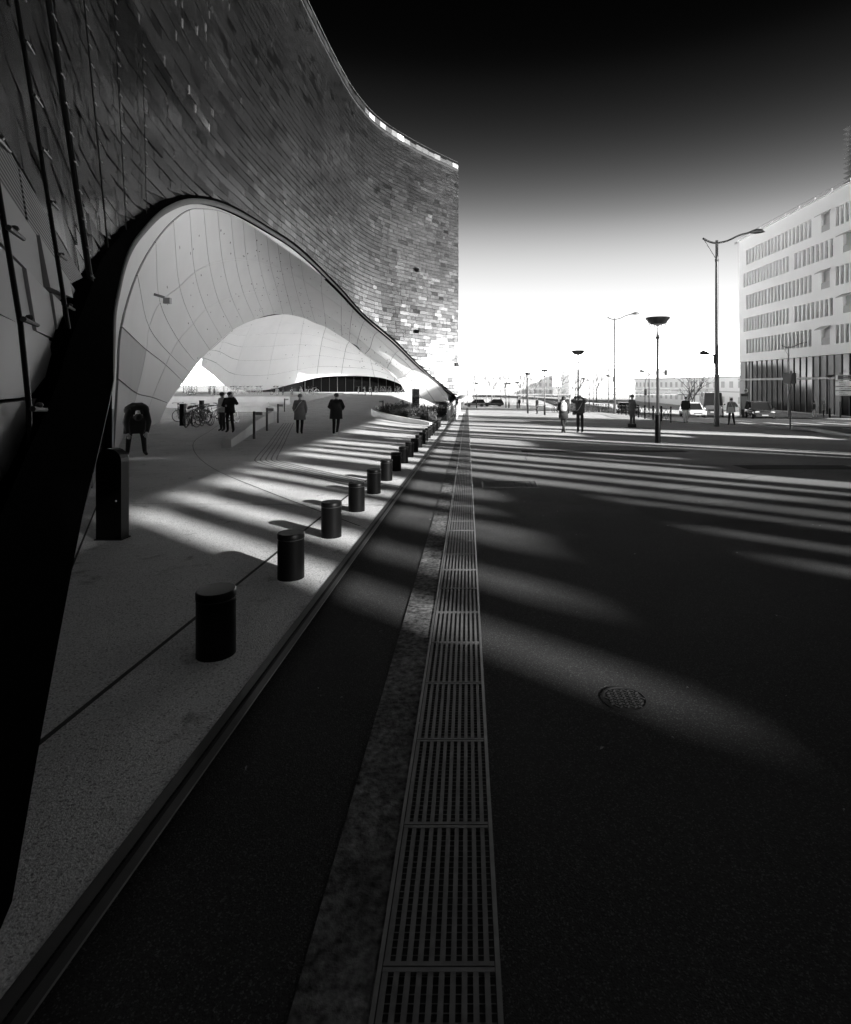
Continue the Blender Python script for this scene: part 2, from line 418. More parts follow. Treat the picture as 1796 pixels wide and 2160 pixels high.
# tactile guide strip: five ribs
tac = empty('tactile_strip', label='tactile guide strip of parallel dark ribs bending across the pale concrete', cat='tactile paving')
line = catmull([(-9.75, 30.2, 0), (-8.0, 24, 0), (-6.3, 18.1, 0), (-5.35, 14.8, 0), (-4.95, 13.7, 0), (-4.2, 12.7, 0), (-3.2, 11.5, 0), (-1.96, 10.1, 0), (-1.3, 9.5, 0)], 8)
for k in range(5):
    o = (k-2)*.13; P = []
    for i, p in enumerate(line):
        d = (line[min(i+1, len(line)-1)]-line[max(i-1, 0)]).normalized(); P.append((p.x-d.y*o, p.y+d.x*o))
    strip(P, .035, .022, 'rib', 'cast_iron', tac)

# ------------------------------------------------------------------ bollards
def bollard():
    e = empty('bollard', label='short fat black cylindrical bollard in the row on pale concrete', cat='bollard', group='row of short black bollards beside the slot drain')
    c = MB(); c.lathe([(.112, -.02), (.112, .332), (.106, .336), (.106, .346)], 32); c.build('post', 'black_steel', e, smooth='auto')
    c = MB(); c.lathe([(.104, .346), (.1145, .347), (.1145, .384), (.108, .392), (.02, .393)], 32); c.build('cap', 'black_steel', e, smooth='auto')
    c = MB(); c.lathe([(.1065, .3365), (.1068, .338), (.1068, .3445), (.1065, .3458)], 32); c.build('ring', 'cast_iron', e)
    return e
bo = bollard()
for i in range(20):
    y = 3.35+1.432*i; x = -1.52-.004*i
    o = bo if i == 0 else copy_tree(bo)
    o.location = (x, y, gz(x, y)+.012)
tb = empty('tall_bollard', (-3.92, 6.12, gz(-3.92, 6.12)+.012), label='tall black round topped post standing beside the dark arch leg', cat='post')
c = MB(); prof = []
outl = [(-.138, -.02), (-.138, .86)]+[(-.138*math.cos(a), .86+.138*math.sin(a)) for a in [R(15*k) for k in range(1, 12)]]+[(.138, .86), (.138, -.02)]
c.mesh([(x, -.07, z) for x, z in outl]+[(x, .07, z) for x, z in outl],
       [tuple(range(len(outl)))]+[tuple(range(2*len(outl)-1, len(outl)-1, -1))]+[(i, i+len(outl), i+1+len(outl), i+1) for i in range(len(outl)-1)])
c.build('body', 'black_steel', tb)
c = MB(); c.ell((.085, -.075, .43), (.012, .012, .012)); c.build('lock', 'edge_steel', tb)
c = MB(); c.box(-.15, .15, -.085, .085, -.01, .012); c.build('base_plate', 'black_steel', tb)

# ------------------------------------------------------------------ arched glass building
FP_ = np.array([(-1.6, 1.2), (-3.85, 5), (-6.8, 10), (-9.7, 15), (-12.2, 20), (-14, 25.5), (-15.1, 32), (-15.6, 40), (-15.6, 48), (-15.35, 55), (-15.0, 62), (-14.4, 69), (-13.3, 74.5), (-11.8, 78.5), (-9.5, 82.5), (-5.8, 87.8), (-1.55, 93)])
def cr(P, n=24):
    Q = np.vstack([2*P[0]-P[1], P, 2*P[-1]-P[-2]]); o = []
    for i in range(1, len(Q)-2):
        a, b_, c_, d = Q[i-1:i+3]
        for k in range(n):
            t = k/n; o.append(.5*((2*b_)+(-a+c_)*t+(2*a-5*b_+4*c_-d)*t*t+(-a+3*b_-3*c_+d)*t**3))
    o.append(P[-1]); return np.array(o)
FC = cr(FP_); FT = np.gradient(FC, axis=0); FT /= np.linalg.norm(FT, axis=1)[:, None]
FN = np.stack([FT[:, 1], -FT[:, 0]], 1)
FS = np.r_[0, np.cumsum(np.linalg.norm(np.diff(FC, axis=0), axis=1))]; SL = float(FS[-1])
def prof(tab):
    A = cr(np.array(tab), 10); return lambda s: float(np.interp(s, A[:, 0], A[:, 1]))
zin = prof([(0, -.2), (.4, -.07), (.91, .10), (2.17, .44), (3.02, .63), (5.29, 1.0), (9.22, 1.85), (16.1, 3.9), (22.47, 7.05), (26.6, 9.22), (30.98, 11.02), (36.68, 12.43), (44.34, 13.22), (52.71, 13.42), (65.59, 12.19), (74, 10.5), (81.75, 8.11), (88.69, 4.26), (96.37, -.02), (97.6, -.75), (99, -1.4)])
zout = prof([(0, .55), (1.53, 1.04), (2.33, 1.27), (3.16, 1.51), (4.87, 2.02), (10.49, 3.4), (16.1, 5.1), (20.62, 6.75), (23.64, 8.15), (27.4, 10.0), (31.62, 11.7), (37.25, 13.1), (44.91, 13.85), (53.3, 14.1), (66.25, 12.75), (74.2, 11.0), (82.03, 8.63), (88.93, 4.65), (96.59, .38), (98.0, -.5), (99, -1.1)])
def zfac(s): return zout(s)-.42*(1-ss(2.5, 8, s))     # where the glazing meets the sloping top of the rim
TOPZ = 37.6
def lean(s, z): return .13*max(0., z-1.6)*(1-ss(9, 30, s))
def FPT(s, z, off=0.):
    x = np.interp(s, FS, FC[:, 0]); y = np.interp(s, FS, FC[:, 1]); nx = np.interp(s, FS, FN[:, 0]); ny = np.interp(s, FS, FN[:, 1])
    o = off-lean(s, z); return Vector((x+nx*o, y+ny*o, z))
bld = empty('arched_building', (-15.6, 45, -.58), label='huge curved glass tiled office building with a wide white arch passage', cat='building')
BO = Vector((-15.6, 45, -.58))
def bpart(mb, name, material=None, smooth=False, parent=None, **tg):
    mb.v = [tuple(Vector(p)-BO) for p in mb.v]
    return mb.build(name, material, parent or bld, smooth, **tg)
# tiles
rng = random.Random(11)
tiles = []
RH = .55
nrow = int((TOPZ+1.5)/RH)
taken = set()
for j in range(nrow):
    z0 = -1.3+j*RH
    s = rng.uniform(0, .7)-.4
    while s < SL:
        base = 1.05 if s > 40 else 1.5
        w = base*rng.choice((.5, 1, 1, 1, 1.5, 1.5, 2)); s1 = min(SL, s+w); s0 = max(0, s)
        if s1-s0 > .12:
            hh = 1
            tiles.append([s0, s1, z0, z0+RH*hh])
        s = s1
def clip_tile(s0, s1, z0, z1):
    a0, a1 = zfac(s0), zfac(s1); g = .011 if s0 < 12 else (.02 if s0 < 38 else .03)
    S0, S1 = s0+g, s1-g; Z0, Z1 = z0+g, z1-g
    b0, b1 = max(Z0, a0), max(Z0, a1)
    if b0 >= Z1 and b1 >= Z1: return None
    if b0 < Z1 and b1 < Z1: return [(S0, b0), (S1, b1), (S1, Z1), (S0, Z1)]
    t = (Z1-a0)/(a1-a0) if a1 != a0 else .5; sm = S0+(S1-S0)*min(1, max(0, t))
    if b0 >= Z1: return [(sm, Z1), (S1, b1), (S1, Z1)]
    return [(S0, b0), (sm, Z1), (S0, Z1)]
from mathutils import noise as mnoise
tl = []
for t in tiles:
    if t[3] > TOPZ: continue
    poly = clip_tile(*t)
    if not poly: continue
    sm = (t[0]+t[1])/2; zm = (t[2]+t[3])/2
    c = FPT(sm, zm)
    d2 = (c-Vector((0, 0, 1.55))).length_squared
    tl.append((((t[1]-t[0])*(t[3]-t[2]))/d2, t, poly, sm, zm, c))
def onscreen(c):
    if c.y < .5: return False
    u = 987+1170*c.x/c.y; v = 811-1170*(c.z-1.55)/c.y
    return -900 < u < 1836 and -120 < v < 2200
tl.sort(key=lambda q: -(q[0] if onscreen(q[5]) else q[0]*1e-4))
stuffb = MB(); stuffb.use('glass_tile')
def add_tile(mb, poly, sm, zm, near):
    n = mnoise.noise(Vector((sm*.11, zm*.16, 3.1)))
    sh = .235+.08*n+rng.uniform(-.035, .035)
    r_ = rng.random()
    if r_ < .07: sh *= .5
    elif r_ > .965: sh = min(.8, sh*1.5)
    sh = max(.03, sh)
    ta, tb_ = rng.gauss(0, .006), rng.gauss(0, .006)
    sc = sum(p[0] for p in poly)/len(poly); zc = sum(p[1] for p in poly)/len(poly)
    proud = rng.choice((.035, .045, .055, .075))
    F_ = [FPT(s, z, proud+ta*(s-sc)*2+tb_*(z-zc)*3) for s, z in poly]
    B_ = [FPT(s, z, -.03) for s, z in poly]
    n_ = len(poly)
    mb.mesh(F_+B_, [tuple(range(n_))]+[(i, i+n_, (i+1) % n_+n_, (i+1) % n_) for i in range(n_)], shade=sh)
for k, (a, t, poly, sm, zm, c) in enumerate(tl):
    if k < 300:
        mb = MB()
        if sm < 7.0 and zm < 2.9: mb.use('frit_glass')
        elif sm < 11.5 and 2.9 <= zm < 3.9: mb.use('frit_lines')
        else: mb.use('glass_tile')
        add_tile(mb, poly, sm, zm, True)
        if mb.mats[0] != 'glass_tile': mb.sh = [rng.uniform(.22, .34)]*len(mb.sh)
        bpart(mb, 'pane')
    else:
        add_tile(stuffb, poly, sm, zm, False)
bpart(stuffb, 'panes', kind='stuff')
# dark backing behind the tiles
b = MB(); ns = 130
for i in range(ns):
    s0, s1 = SL*i/ns, SL*(i+1)/ns
    def lo(s): return zfac(s)-.05
    zz0, zz1 = lo(s0), lo(s1)
    K = 7
    for k in range(K):
        f0, f1 = k/K, (k+1)/K
        b.face([FPT(s0, zz0+(TOPZ-zz0)*f0, -.05), FPT(s1, zz1+(TOPZ-zz1)*f0, -.05), FPT(s1, zz1+(TOPZ-zz1)*f1, -.05), FPT(s0, zz0+(TOPZ-zz0)*f1, -.05)])
bpart(b, 'facade_backing', 'facade_back')
# parapet panels along the roof line
s = 0.
while s < SL-.3:
    w = 1.45; s1 = min(SL, s+w)
    mb = MB(); o0 = rng.uniform(.02, .10); h1 = TOPZ+rng.uniform(.55, .8)
    Pq = [(s+.02, TOPZ+.01), (s1-.02, TOPZ+.01), (s1-.02, h1), (s+.02, h1)]
    F_ = [FPT(a, z, o0) for a, z in Pq]; B_ = [FPT(a, z, o0-.12) for a, z in Pq]
    mb.mesh(F_+B_, [(0, 1, 2, 3), (7, 6, 5, 4)]+[(i, i+4, (i+1) % 4+4, (i+1) % 4) for i in range(4)])
    mb.sh = [rng.uniform(.01, .03) if s < 74 else rng.choice((.05, .08, .12, .2, .45))]*len(mb.sh); bpart(mb, 'parapet_panel', 'parapet_glass'); s = s1  # near panels painted dark for shade, far ones paler for sunlit roof edge
mb = MB(); mb.tube([FPT(SL*i/60, TOPZ+1.25, -.1) for i in range(61)], .03, 6); bpart(mb, 'roof_rail', 'lamp_metal')
# roof, back and end walls
ring = [FPT(SL*i/60, TOPZ-.02, -.06) for i in range(61)]
back = [Vector((-46, 118, TOPZ-.02)), Vector((-62, 60, TOPZ-.02)), Vector((-50, -8, TOPZ-.02))]
mb = MB(); mb.face(ring+back[:1]+back[1:]); bpart(mb, 'roof', 'facade_back')
def wall(mb, p, q, z0, z1): mb.face([(p[0], p[1], z0), (q[0], q[1], z0), (q[0], q[1], z1), (p[0], p[1], z1)])
mb = MB(); c0 = ring[-1]
wall(mb, (c0.x, c0.y), (-4, 121), -2.8, TOPZ); wall(mb, (-4, 121), (-46, 118), -2, TOPZ); wall(mb, (-46, 118), (-62, 60), 15, TOPZ); wall(mb, (-62, 60), (-50, -8), 15, TOPZ)
bpart(mb, 'rear_wall', 'white_wall')
# arch rim
b = MB(); rr = []; NS = 150
for i in range(NS+1):
    s = .15+(SL-.4)*i/NS; zi, zo = zin(s), zout(s); o = .40-.12*ss(20, 60, s)
    rr.append([FPT(s, zi, o), FPT(s, zi+.06, o+.03), FPT(s, zo-.05, .22), FPT(s, min(zo, zfac(s)+.15), .12), FPT(s, zfac(s)+.02, -.12), FPT(s, zi+.02, -.12)])
b.rings(rr); bpart(b, 'arch_rim', 'rim_black', smooth='auto')
b = MB(); rr = []
for i in range(NS+1):
    s = 4.+(SL-6.0)*i/NS; zi = zin(s); o = .40-.12*ss(20, 60, s); k = .04+.5*ss(4, 14, s)+.46*ss(14, 30, s)
    k *= 1-.55*ss(55, 75, s)
    P = []
    for q in range(10):
        a = 2*math.pi*q/10; P.append(FPT(s, zi+.15*k+.16*k*math.sin(a), o+.02+.08*k*math.cos(a)))
    rr.append(P)
b.rings(rr); bpart(b, 'rim_bead', 'rim_grey', smooth='auto')
# vault: seams measured as points on the trumpet-shaped soffit (outer edge -> inner edge)
VS = [
[(-9.33,14.58,-.9),(-13.25,21.21,-.97),(-15.37,25.8,-1.29),(-16.98,30.24,-.96)],
[(-10.26,16.29,1.7),(-14.26,23.91,1.16),(-16.14,28.39,.89),(-17.66,32.7,.46)],
[(-10.88,17.46,3.36),(-14.92,25.75,3.16),(-16.9,31.04,2.64),(-18.52,36.17,1.7)],
[(-12.39,20.8,5.66),(-15.4,26.81,4.32),(-17.6,32.84,3.32),(-19.44,38.89,2.35)],
[(-13.46,23.93,7.71),(-16.1,29.02,5.84),(-18.42,35.33,4.36),(-20.52,42.05,3.1)],
[(-14.13,26.63,9.4),(-16.83,32.39,7.28),(-19.22,38.84,5.83),(-21.51,46.26,4.44)],
[(-14.59,29.08,10.7),(-17.36,35.27,8.69),(-19.93,42.25,7.29),(-22.42,50.63,5.75)],
[(-14.9,31.29,11.45),(-17.75,38.11,9.79),(-20.43,45.61,8.29),(-23.06,54.5,6.93)],
[(-15.13,33.52,12.06),(-18.02,40.78,10.61),(-20.76,48.77,9.22),(-23.5,58.25,7.92)],
[(-15.29,35.78,12.47),(-18.23,43.52,11.37),(-21.03,52.03,10.09),(-23.88,62.24,8.84)],
[(-15.41,38.03,12.76),(-18.33,46.02,11.86),(-21.15,55.12,10.78),(-24.05,65.6,9.62)],
[(-15.49,40.37,12.9),(-18.37,48.86,12.32),(-21.2,58.49,11.35),(-24.05,68.98,10.28)],
[(-15.53,42.85,13.01),(-18.32,51.53,12.6),(-21.1,61.55,11.86),(-23.8,71.59,10.61)],
[(-15.52,45.28,13.04),(-18.21,54.2,12.81),(-20.92,64.23,12.04),(-23.35,74.05,10.82)],
[(-15.48,48.04,13.05),(-18.05,57.09,12.87),(-20.6,67.5,11.93),(-22.62,76.72,10.73)],
[(-15.4,51.03,13.05),(-17.84,60.32,12.84),(-20.07,70.74,11.59),(-21.7,79.09,10.27)],
[(-15.13,57.29,12.85),(-17.32,65.79,12.4),(-19.12,74.08,11.05),(-20.59,80.58,9.88)],
[(-14.72,64.28,12.32),(-16.38,71.78,11.55),(-17.73,77.69,9.85),(-18.85,82.92,8.64)],
[(-14.23,69.36,11.51),(-15.6,74.49,10.72),(-16.82,79.02,9.05),(-17.85,83.53,7.98)],
[(-13.4,73.63,10.42),(-14.6,76.96,9.84),(-15.81,80.06,8.19),(-16.77,83.83,7.35)],
[(-12.12,77.51,9.04),(-13.33,79.19,8.59),(-14.36,81.54,6.92),(-15.56,83.9,6.14)],
[(-9.79,81.82,6.73),(-10.84,82.86,6.15),(-11.87,84.18,4.79),(-12.61,86.29,3.98)],
[(-7.11,85.8,4.04),(-8.57,85.71,3.82),(-9.73,86.24,2.88),(-11.05,86.8,2.44)],
[(-3.2,90.9,-1.2),(-5.3,89.5,-1.2),(-7.0,88.9,-1.2),(-9.09,87.86,-1.2)]]
VA = np.array(VS)
# tuck the outer edge up behind the rim
for i in range(len(VA)):
    pass
def c1(P, t):   # catmull on array P[n,3], real t
    n = len(P)-1; i = int(min(n-1, max(0, math.floor(t)))); u = t-i
    b_, c_ = P[i], P[i+1]; a = P[i-1] if i > 0 else 2*b_-c_; d = P[i+2] if i+2 <= n else 2*c_-b_
    return .5*((2*b_)+(-a+c_)*u+(2*a-5*b_+4*c_-d)*u*u+(-a+3*b_-3*c_+d)*u**3)
def V(i, t):
    return c1(np.array([c1(VA[:, k], i) for k in range(4)]), t)
def vnorm(fn, i, t, e=.02):
    a = np.array(fn(i+e, t))-np.array(fn(i-e, t)); b_ = np.array(fn(i, t+e))-np.array(fn(i, t-e))
    n = Vector(np.cross(a, b_)); n.normalize(); p = Vector(fn(i, t))
    if n.dot(Vector((0, 0, 1.55))-p) < 0: n = -n
    return n
def surf_panel(fn, i0, i1, t0, t1, gap, thick, ni=4, nt_=4, lift=0.):
    L1 = np.linalg.norm(np.array(fn(i1, (t0+t1)/2))-np.array(fn(i0, (t0+t1)/2))); L2 = np.linalg.norm(np.array(fn((i0+i1)/2, t1))-np.array(fn((i0+i1)/2, t0)))
    gi = gap/max(L1, .2)*(i1-i0); gt = gap/max(L2, .2)*(t1-t0)
    I = [i0+gi+(i1-i0-2*gi)*a/ni for a in range(ni+1)]; Tt = [t0+gt+(t1-t0-2*gt)*a/nt_ for a in range(nt_+1)]
    fr = []; bk = []
    for t in Tt:
        for i in I:
            p = Vector(fn(i, t)); n = vnorm(fn, i, t); fr.append(p+n*lift); bk.append(p+n*(lift-thick))
    w = ni+1; fs = [(a*w+c_, a*w+c_+1, (a+1)*w+c_+1, (a+1)*w+c_) for a in range(nt_) for c_ in range(ni)]
    edge = [(a, a+1) for a in range(ni)]+[((a)*w+ni, (a+1)*w+ni) for a in range(nt_)]+[(nt_*w+a+1, nt_*w+a) for a in reversed(range(ni))]+[((a+1)*w, a*w) for a in reversed(range(nt_))]
    o = len(fr); fs += [(p, q, q+o, p+o) for p, q in edge]
    mb = MB(); mb.mesh(fr+bk, fs); return mb
for i in range(23):
    for k in range(3):
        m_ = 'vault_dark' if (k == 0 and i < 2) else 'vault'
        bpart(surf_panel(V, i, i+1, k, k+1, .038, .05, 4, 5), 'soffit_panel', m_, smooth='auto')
def back_surface(fn, n1, n2, tmax, lift, name):
    mb = MB(); P = []
    for a in range(n2+1):
        for c_ in range(n1+1):
            i = 23*c_/n1 if fn is V else c_*fn_n/n1; t = tmax*a/n2
            P.append(Vector(fn(i, t))+vnorm(fn, i, t)*lift)
    w = n1+1; mb.mesh(P, [(a*w+c_, a*w+c_+1, (a+1)*w+c_+1, (a+1)*w+c_) for a in range(n2) for c_ in range(n1)])
    return bpart(mb, name, 'slot')
back_surface(V, 92, 15, 3, -.07, 'soffit_backing')
mb = MB(); P = []
for q in range(93):
    i = 23*q/92; p = Vector(V(i, 0))+vnorm(V, i, 0)*-.06; h = .9+1.6*(1-ss(3, 7, i))
    s_ = float(FS[int(np.argmin((FC[:, 0]-p.x)**2+(FC[:, 1]-p.y)**2))]); h = max(.02, min(h, zin(s_)+.12-p.z))
    P += [p, p+Vector((0, 0, h*.5)), p+Vector((0, 0, h))]
mb.mesh(P, [(q*3+k, q*3+k+1, q*3+k+4, q*3+k+3) for q in range(92) for k in (0, 1)]); bpart(mb, 'soffit_edge', 'vault')
# little light slots scattered over the soffit
mb = MB(); r2 = random.Random(5)
for q in range(260):
    i = r2.uniform(4.2, 22.5); t = r2.choice((.35, .62, 1.15, 1.4, 1.7, 2.1, 2.4, 2.7, .85, 1.9, 2.9))+r2.uniform(-.06, .06)
    if r2.random() > .35+.65*(i/22): continue
    p = Vector(V(i, t)); n = vnorm(V, i, t); d = (Vector(V(i, t+.05))-p).normalized(); e = n.cross(d)
    L = r2.choice((.10, .16)); wd = .04
    mb.face([p+n*.006+d*a*L+e*c_*wd for a, c_ in ((-1, -1), (1, -1), (1, 1), (-1, 1))])
bpart(mb, 'light_slots', 'slot', kind='stuff')
# inner ceiling of the passage
KP = [(5, 425, 772, 52), (7, 450, 791, 60), (9, 489, 820, 72), (12, 560, 823, 81), (14, 625, 808, 87), (16, 668, 797, 88), (18, 720, 793, 88), (20, 790, 795, 88), (22, 832, 805, 88.5), (23, 866, 822, 88.3)]
KA = []
for i, u, v, y in KP:
    A_ = np.array(V(i, 3)); B_ = np.array(((u-987)/1170*y, y, max(.25, 1.55-(v-811)*y/1170)))
    mid = [A_+(B_-A_)*t+np.array((0, 0, 1))*h for t, h in ((.33, 1.1), (.67, 1.0))]
    KA.append([A_, mid[0], mid[1], B_])
KA = np.array(KA); fn_n = len(KA)-1
def Kf(i, t): return c1(np.array([c1(KA[:, k], i) for k in range(4)]), t)
for i in range(fn_n*1):
    for k in range(6):
        bpart(surf_panel(Kf, i, i+1, k*.5, k*.5+.5, .024, .04, 4, 2), 'ceiling_panel', 'ceiling', smooth='auto')
back_surface(Kf, 36, 8, 3, -.06, 'ceiling_backing')
mb = MB()
for q in range(110):
    i = r2.uniform(.3, fn_n-.4); t = r2.uniform(.15, 2.8); p = Vector(Kf(i, t)); n = vnorm(Kf, i, t); d = n.orthogonal().normalized()*.07; e = n.cross(d)
    mb.face([p+n*.006+d*math.cos(a)+e*math.sin(a) for a in (0, 1.05, 2.1, 3.14, 4.2, 5.25)])
bpart(mb, 'ceiling_lights', 'slot', kind='stuff')
# dark glazed entrance under the ceiling
mb = MB(); mb.box(-26.4, -9.3, 88.9, 89.2, -.7, 3.2); bpart(mb, 'entrance_back', 'rim_black')
mb = MB(); mb.box(-36, -6.5, 90.2, 117, -1, 14); bpart(mb, 'rear_mass', 'facade_back')
for k in range(13):
    mb = MB(); x = -26+k*1.3; mb.box(x, x+1.22, 88.72, 88.76, -.2, 2.75); bpart(mb, 'entrance_pane', 'entrance_glass')
    mb = MB(); mb.box(x-.045, x-.005, 88.62, 88.84, -.2, 2.75); bpart(mb, 'entrance_mullion', 'cast_iron' if k % 4 else 'edge_steel')
# facade posts with clamps near the arch leg
for s, z0, z1, rad in ((2.55, .9, 6., .016), (5.6, 1.9, 13, .022), (11.4, 3.2, 20, .055), (17.6, 5.4, 20, .022), (21.5, 7.0, 18, .018), (24.6, 8.4, 16, .016)):
    mb = MB(); mb.tube([FPT(s, z0+(z1-z0)*k/10, .17) for k in range(11)], rad, 8); po = bpart(mb, 'mullion', 'black_steel')
    z = z0+.5
    while z < min(z1, z0+9):
        p = FPT(s, z, .17); q = FPT(s+.16, z-.02, .24); mb = MB()
        mb.tube([FPT(s-.10, z, .2), FPT(s+.13, z-.015, .24)], [.018, .013], 8); mb.ell(FPT(s, z+.02, .22), (.024, .024, .02), 8, 5)
        mb.v = [tuple(Vector(p_)-BO) for p_ in mb.v]; mb.build('clamp', 'dark_steel', po); z += .55
# lobby behind the clear panes, glass vestibule posts under the leg
mb = MB(); rows = []
for i in range(9):
    s = -.5+i*1.9; rows.append([FPT(max(0, s), zz, -o) for zz, o in ((-.3, 5.2), (1.2, 4.6), (2.6, 3.4), (4.0, 1.2))])
P = [p for r_ in rows for p in r_]; mb.mesh(P, [(i*4+k, i*4+k+1, (i+1)*4+k+1, (i+1)*4+k) for i in range(8) for k in range(3)])
bpart(mb, 'lobby_soffit', 'vault', smooth=True)
for k in range(5):
    mb = MB(); P = [FPT(8.2, z, o) for o, z in ((-.04-k*2.4, -.6), (-.04-k*2.4-2.38, -.6), (-.04-k*2.4-2.38, 6), (-.04-k*2.4, 6))]; mb.face(P); bpart(mb, 'lobby_wall', 'vault')
for (x, y, zt, w) in ((-9.12, 13.95, 2.9, .10), (-8.72, 13.4, 2.8, .12)):
    mb = MB(); mb.box(x-w/2, x+w/2, y-.1, y+.1, gz(x, y), zt); bpart(mb, 'vestibule_post', 'rim_black')
mb = MB(); mb.box(-9.02, -8.72, 13.6, 13.66, -.3, .95); bpart(mb, 'vestibule_panel', 'vault_dark')
for k in range(6):
    y = 5.2+k*1.45; x = -.75-.6*y; mb = MB()
    mb.bar((x, y, gz(x, y)+.45), (x-.84, y+1.4, gz(x-.84, y+1.4)+.45+.12), .02, 1.0); bpart(mb, 'vestibule_glazing', 'dark_glass')
# floodlight on the soffit, black boxes on the facade
p = Vector(V(3.75, .72)); n = vnorm(V, 3.75, .72)
mb = MB(); mb.bar(p-Vector((.42, 0, -.12)), p+n*.25+Vector((.25, 0, -.10)), .10, .12); fl = bpart(mb, 'floodlight', 'lamp_metal_light')
mb = MB(); c_ = p+n*.3+Vector((.33, 0, -.24)); mb.box(c_.x-.16, c_.x+.16, c_.y-.1, c_.y+.1, c_.z-.15, c_.z+.13); mb.v = [tuple(Vector(q)-BO) for q in mb.v]; mb.build('lamp_head', 'lamp_metal_light', fl)
for u, v in ((876, 569), (877, 699)):
    for k in range(len(FS)):
        if FS[k] > 60 and FC[k, 0]/FC[k, 1] > (u-987)/1170: break
    zc = 1.55+(811-v)*FC[k, 1]/1170; s = FS[k]; mb = MB()
    P = [FPT(s+a, zc+b_, o) for o in (.05, .28) for a, b_ in ((-.42, -.25), (.42, -.25), (.42, .25), (-.42, .25))]
    mb.mesh(P, [(4, 5, 6, 7), (0, 1, 5, 4), (1, 2, 6, 5), (2, 3, 7, 6), (3, 0, 4, 7)]); bpart(mb, 'vent_box', 'rim_black')
mb = MB(); p = FPT(SL-.3, 4.9, .1); mb.box(p.x-.25, p.x+.25, p.y-.5, p.y, 4.6, 5.2); mb.tube([(p.x, p.y-.4, 5.1), (p.x+.9, p.y-.4, 5.15), (p.x+.95, p.y-.4, 4.2)], .05, 6); bpart(mb, 'wall_lamp', 'lamp_metal')
# raised terrace and ramp inside the passage
b = MB(); b.box(-60, -17.6, 55, 90, -1.2, .36); b.build('terrace', 'pale_concrete', kind='structure')
b = MB(); ys = [46+i*2 for i in range(22)]; xs = [-17.6, -14, -10, -7.6]
b.mesh([(x, y, gz(x, y)+.02+.9*ss(48, 84, y)*(1-ss(-10, -7.7, x))) for y in ys for x in xs], [(j*4+i, j*4+i+1, j*4+i+5, j*4+i+4) for j in range(21) for i in range(3)])
b.build('ramp', 'concrete', kind='structure', smooth=True)

# ------------------------------------------------------------------ added block (outside the frame): its slots are shaped to throw the long stripes
LB = empty('stripe_blocker', (30, 4, gz(30, 4)), label='added dark block out of view, slotted to shape the light stripes', cat='building')
LO = Vector((30, 4, gz(30, 4)))
def lpart(mb, name, m='screen_wall'):
    mb.v = [tuple(Vector(p)-LO) for p in mb.v]; return mb.build(name, m, LB)
LX, LY0, LY1 = 24., -26., 33.
r3 = random.Random(21)
TOPS = 13.45
lit = [(3.40, 3.92, [(10.9, TOPS)]), (4.62, 5.2, [(11.0, TOPS)]), (6.05, 7.1, [(11.0, TOPS)]), (7.6, 8.05, [(4, 10.0), (11.2, TOPS)]), (8.7, 9.15, [(4, 10.1), (11.1, TOPS)]), (9.15, 9.7, [(11.1, TOPS)]),
       (10.2, 10.7, [(4, 10.3)]), (11.1, 11.9, [(4, TOPS)]), (12.5, 13.3, [(4, TOPS)]), (14.0, 14.5, [(4, TOPS)]), (15.2, 16.4, [(4, TOPS)])]
w = 17.1
while w < 53:
    a = r3.choice((.18, .3, .45, .7, 1.1, 1.7, 2.3)); lit.append((w, w+a, [(r3.choice((4.0, 4.5, 6.5, 8.5, 10)), TOPS if r3.random() < .7 else r3.uniform(10.6, 12.5))])); w += a+r3.choice((.14, .22, .35, .6, .9, 1.5))
lit = [(a-20.52, b_-20.52, c_) for a, b_, c_ in lit if b_-20.52 < LY1-.3]
mb = MB(); mb.box(LX, LX+.2, LY0, lit[0][0], -1.5, TOPS); lpart(mb, 'end_wall')
prev = None
for k, (a, b_, si) in enumerate(lit):
    zc_ = -1.5
    for h0_, h1_ in si+[(TOPS, TOPS)]:
        if h0_-zc_ > .05: mb = MB(); mb.box(LX, LX+.2, a, b_, zc_, h0_); lpart(mb, 'spandrel')
        zc_ = h1_
    nx_ = lit[k+1][0] if k+1 < len(lit) else LY1
    if nx_-b_ > .03: mb = MB(); mb.box(LX+.002, LX+.16, b_, nx_, -1.5, TOPS); lpart(mb, 'pier')
mb = MB(); P = [(LX-.05, TOPS), (LX+12, TOPS+6.6), (LX+12, 35), (LX-.05, 34.5)]
mb.mesh([(x, LY0, z) for x, z in P]+[(x, LY1+.1, z) for x, z in P], [(0, 1, 2, 3), (7, 6, 5, 4)]+[(i, i+4, (i+1) % 4+4, (i+1) % 4) for i in range(4)]); lpart(mb, 'upper_blocker')

# ------------------------------------------------------------------ white office building on the right
RX = 40.; RB = empty('white_office', (44, 64, gz(41, 64)), label='white office building with rows of narrow upright windows over a glazed base', cat='building')
RO = Vector((44, 64, gz(41, 64)))
def rpart(mb, name, m='white_wall', parent=None, **k):
    mb.v = [tuple(Vector(p)-RO) for p in mb.v]; return mb.build(name, m, parent or RB, **k)
Y0, Y1 = 47., 82.
mb = MB(); mb.box(RX+.45, RX+18, Y0+.3, Y1-.3, -1.8, 22.0); rpart(mb, 'core', 'facade_back')
mb = MB(); mb.box(RX+.3, RX+18.4, Y1-.28, Y1, 4.84, 22.6); rpart(mb, 'end_wall')
rowsz = [(18.7, 20.8), (15.6, 17.6), (12.3, 14.35), (9.15, 11.1), (6.0, 8.0)]
edges = [22.6]+[z for r_ in rowsz for z in (r_[1], r_[0])]+[4.84]
for k in range(0, len(edges), 2):
    mb = MB(); mb.box(RX, RX+.44, Y0, Y1-.285, edges[k+1], edges[k]); rpart(mb, 'spandrel')
wmes = []
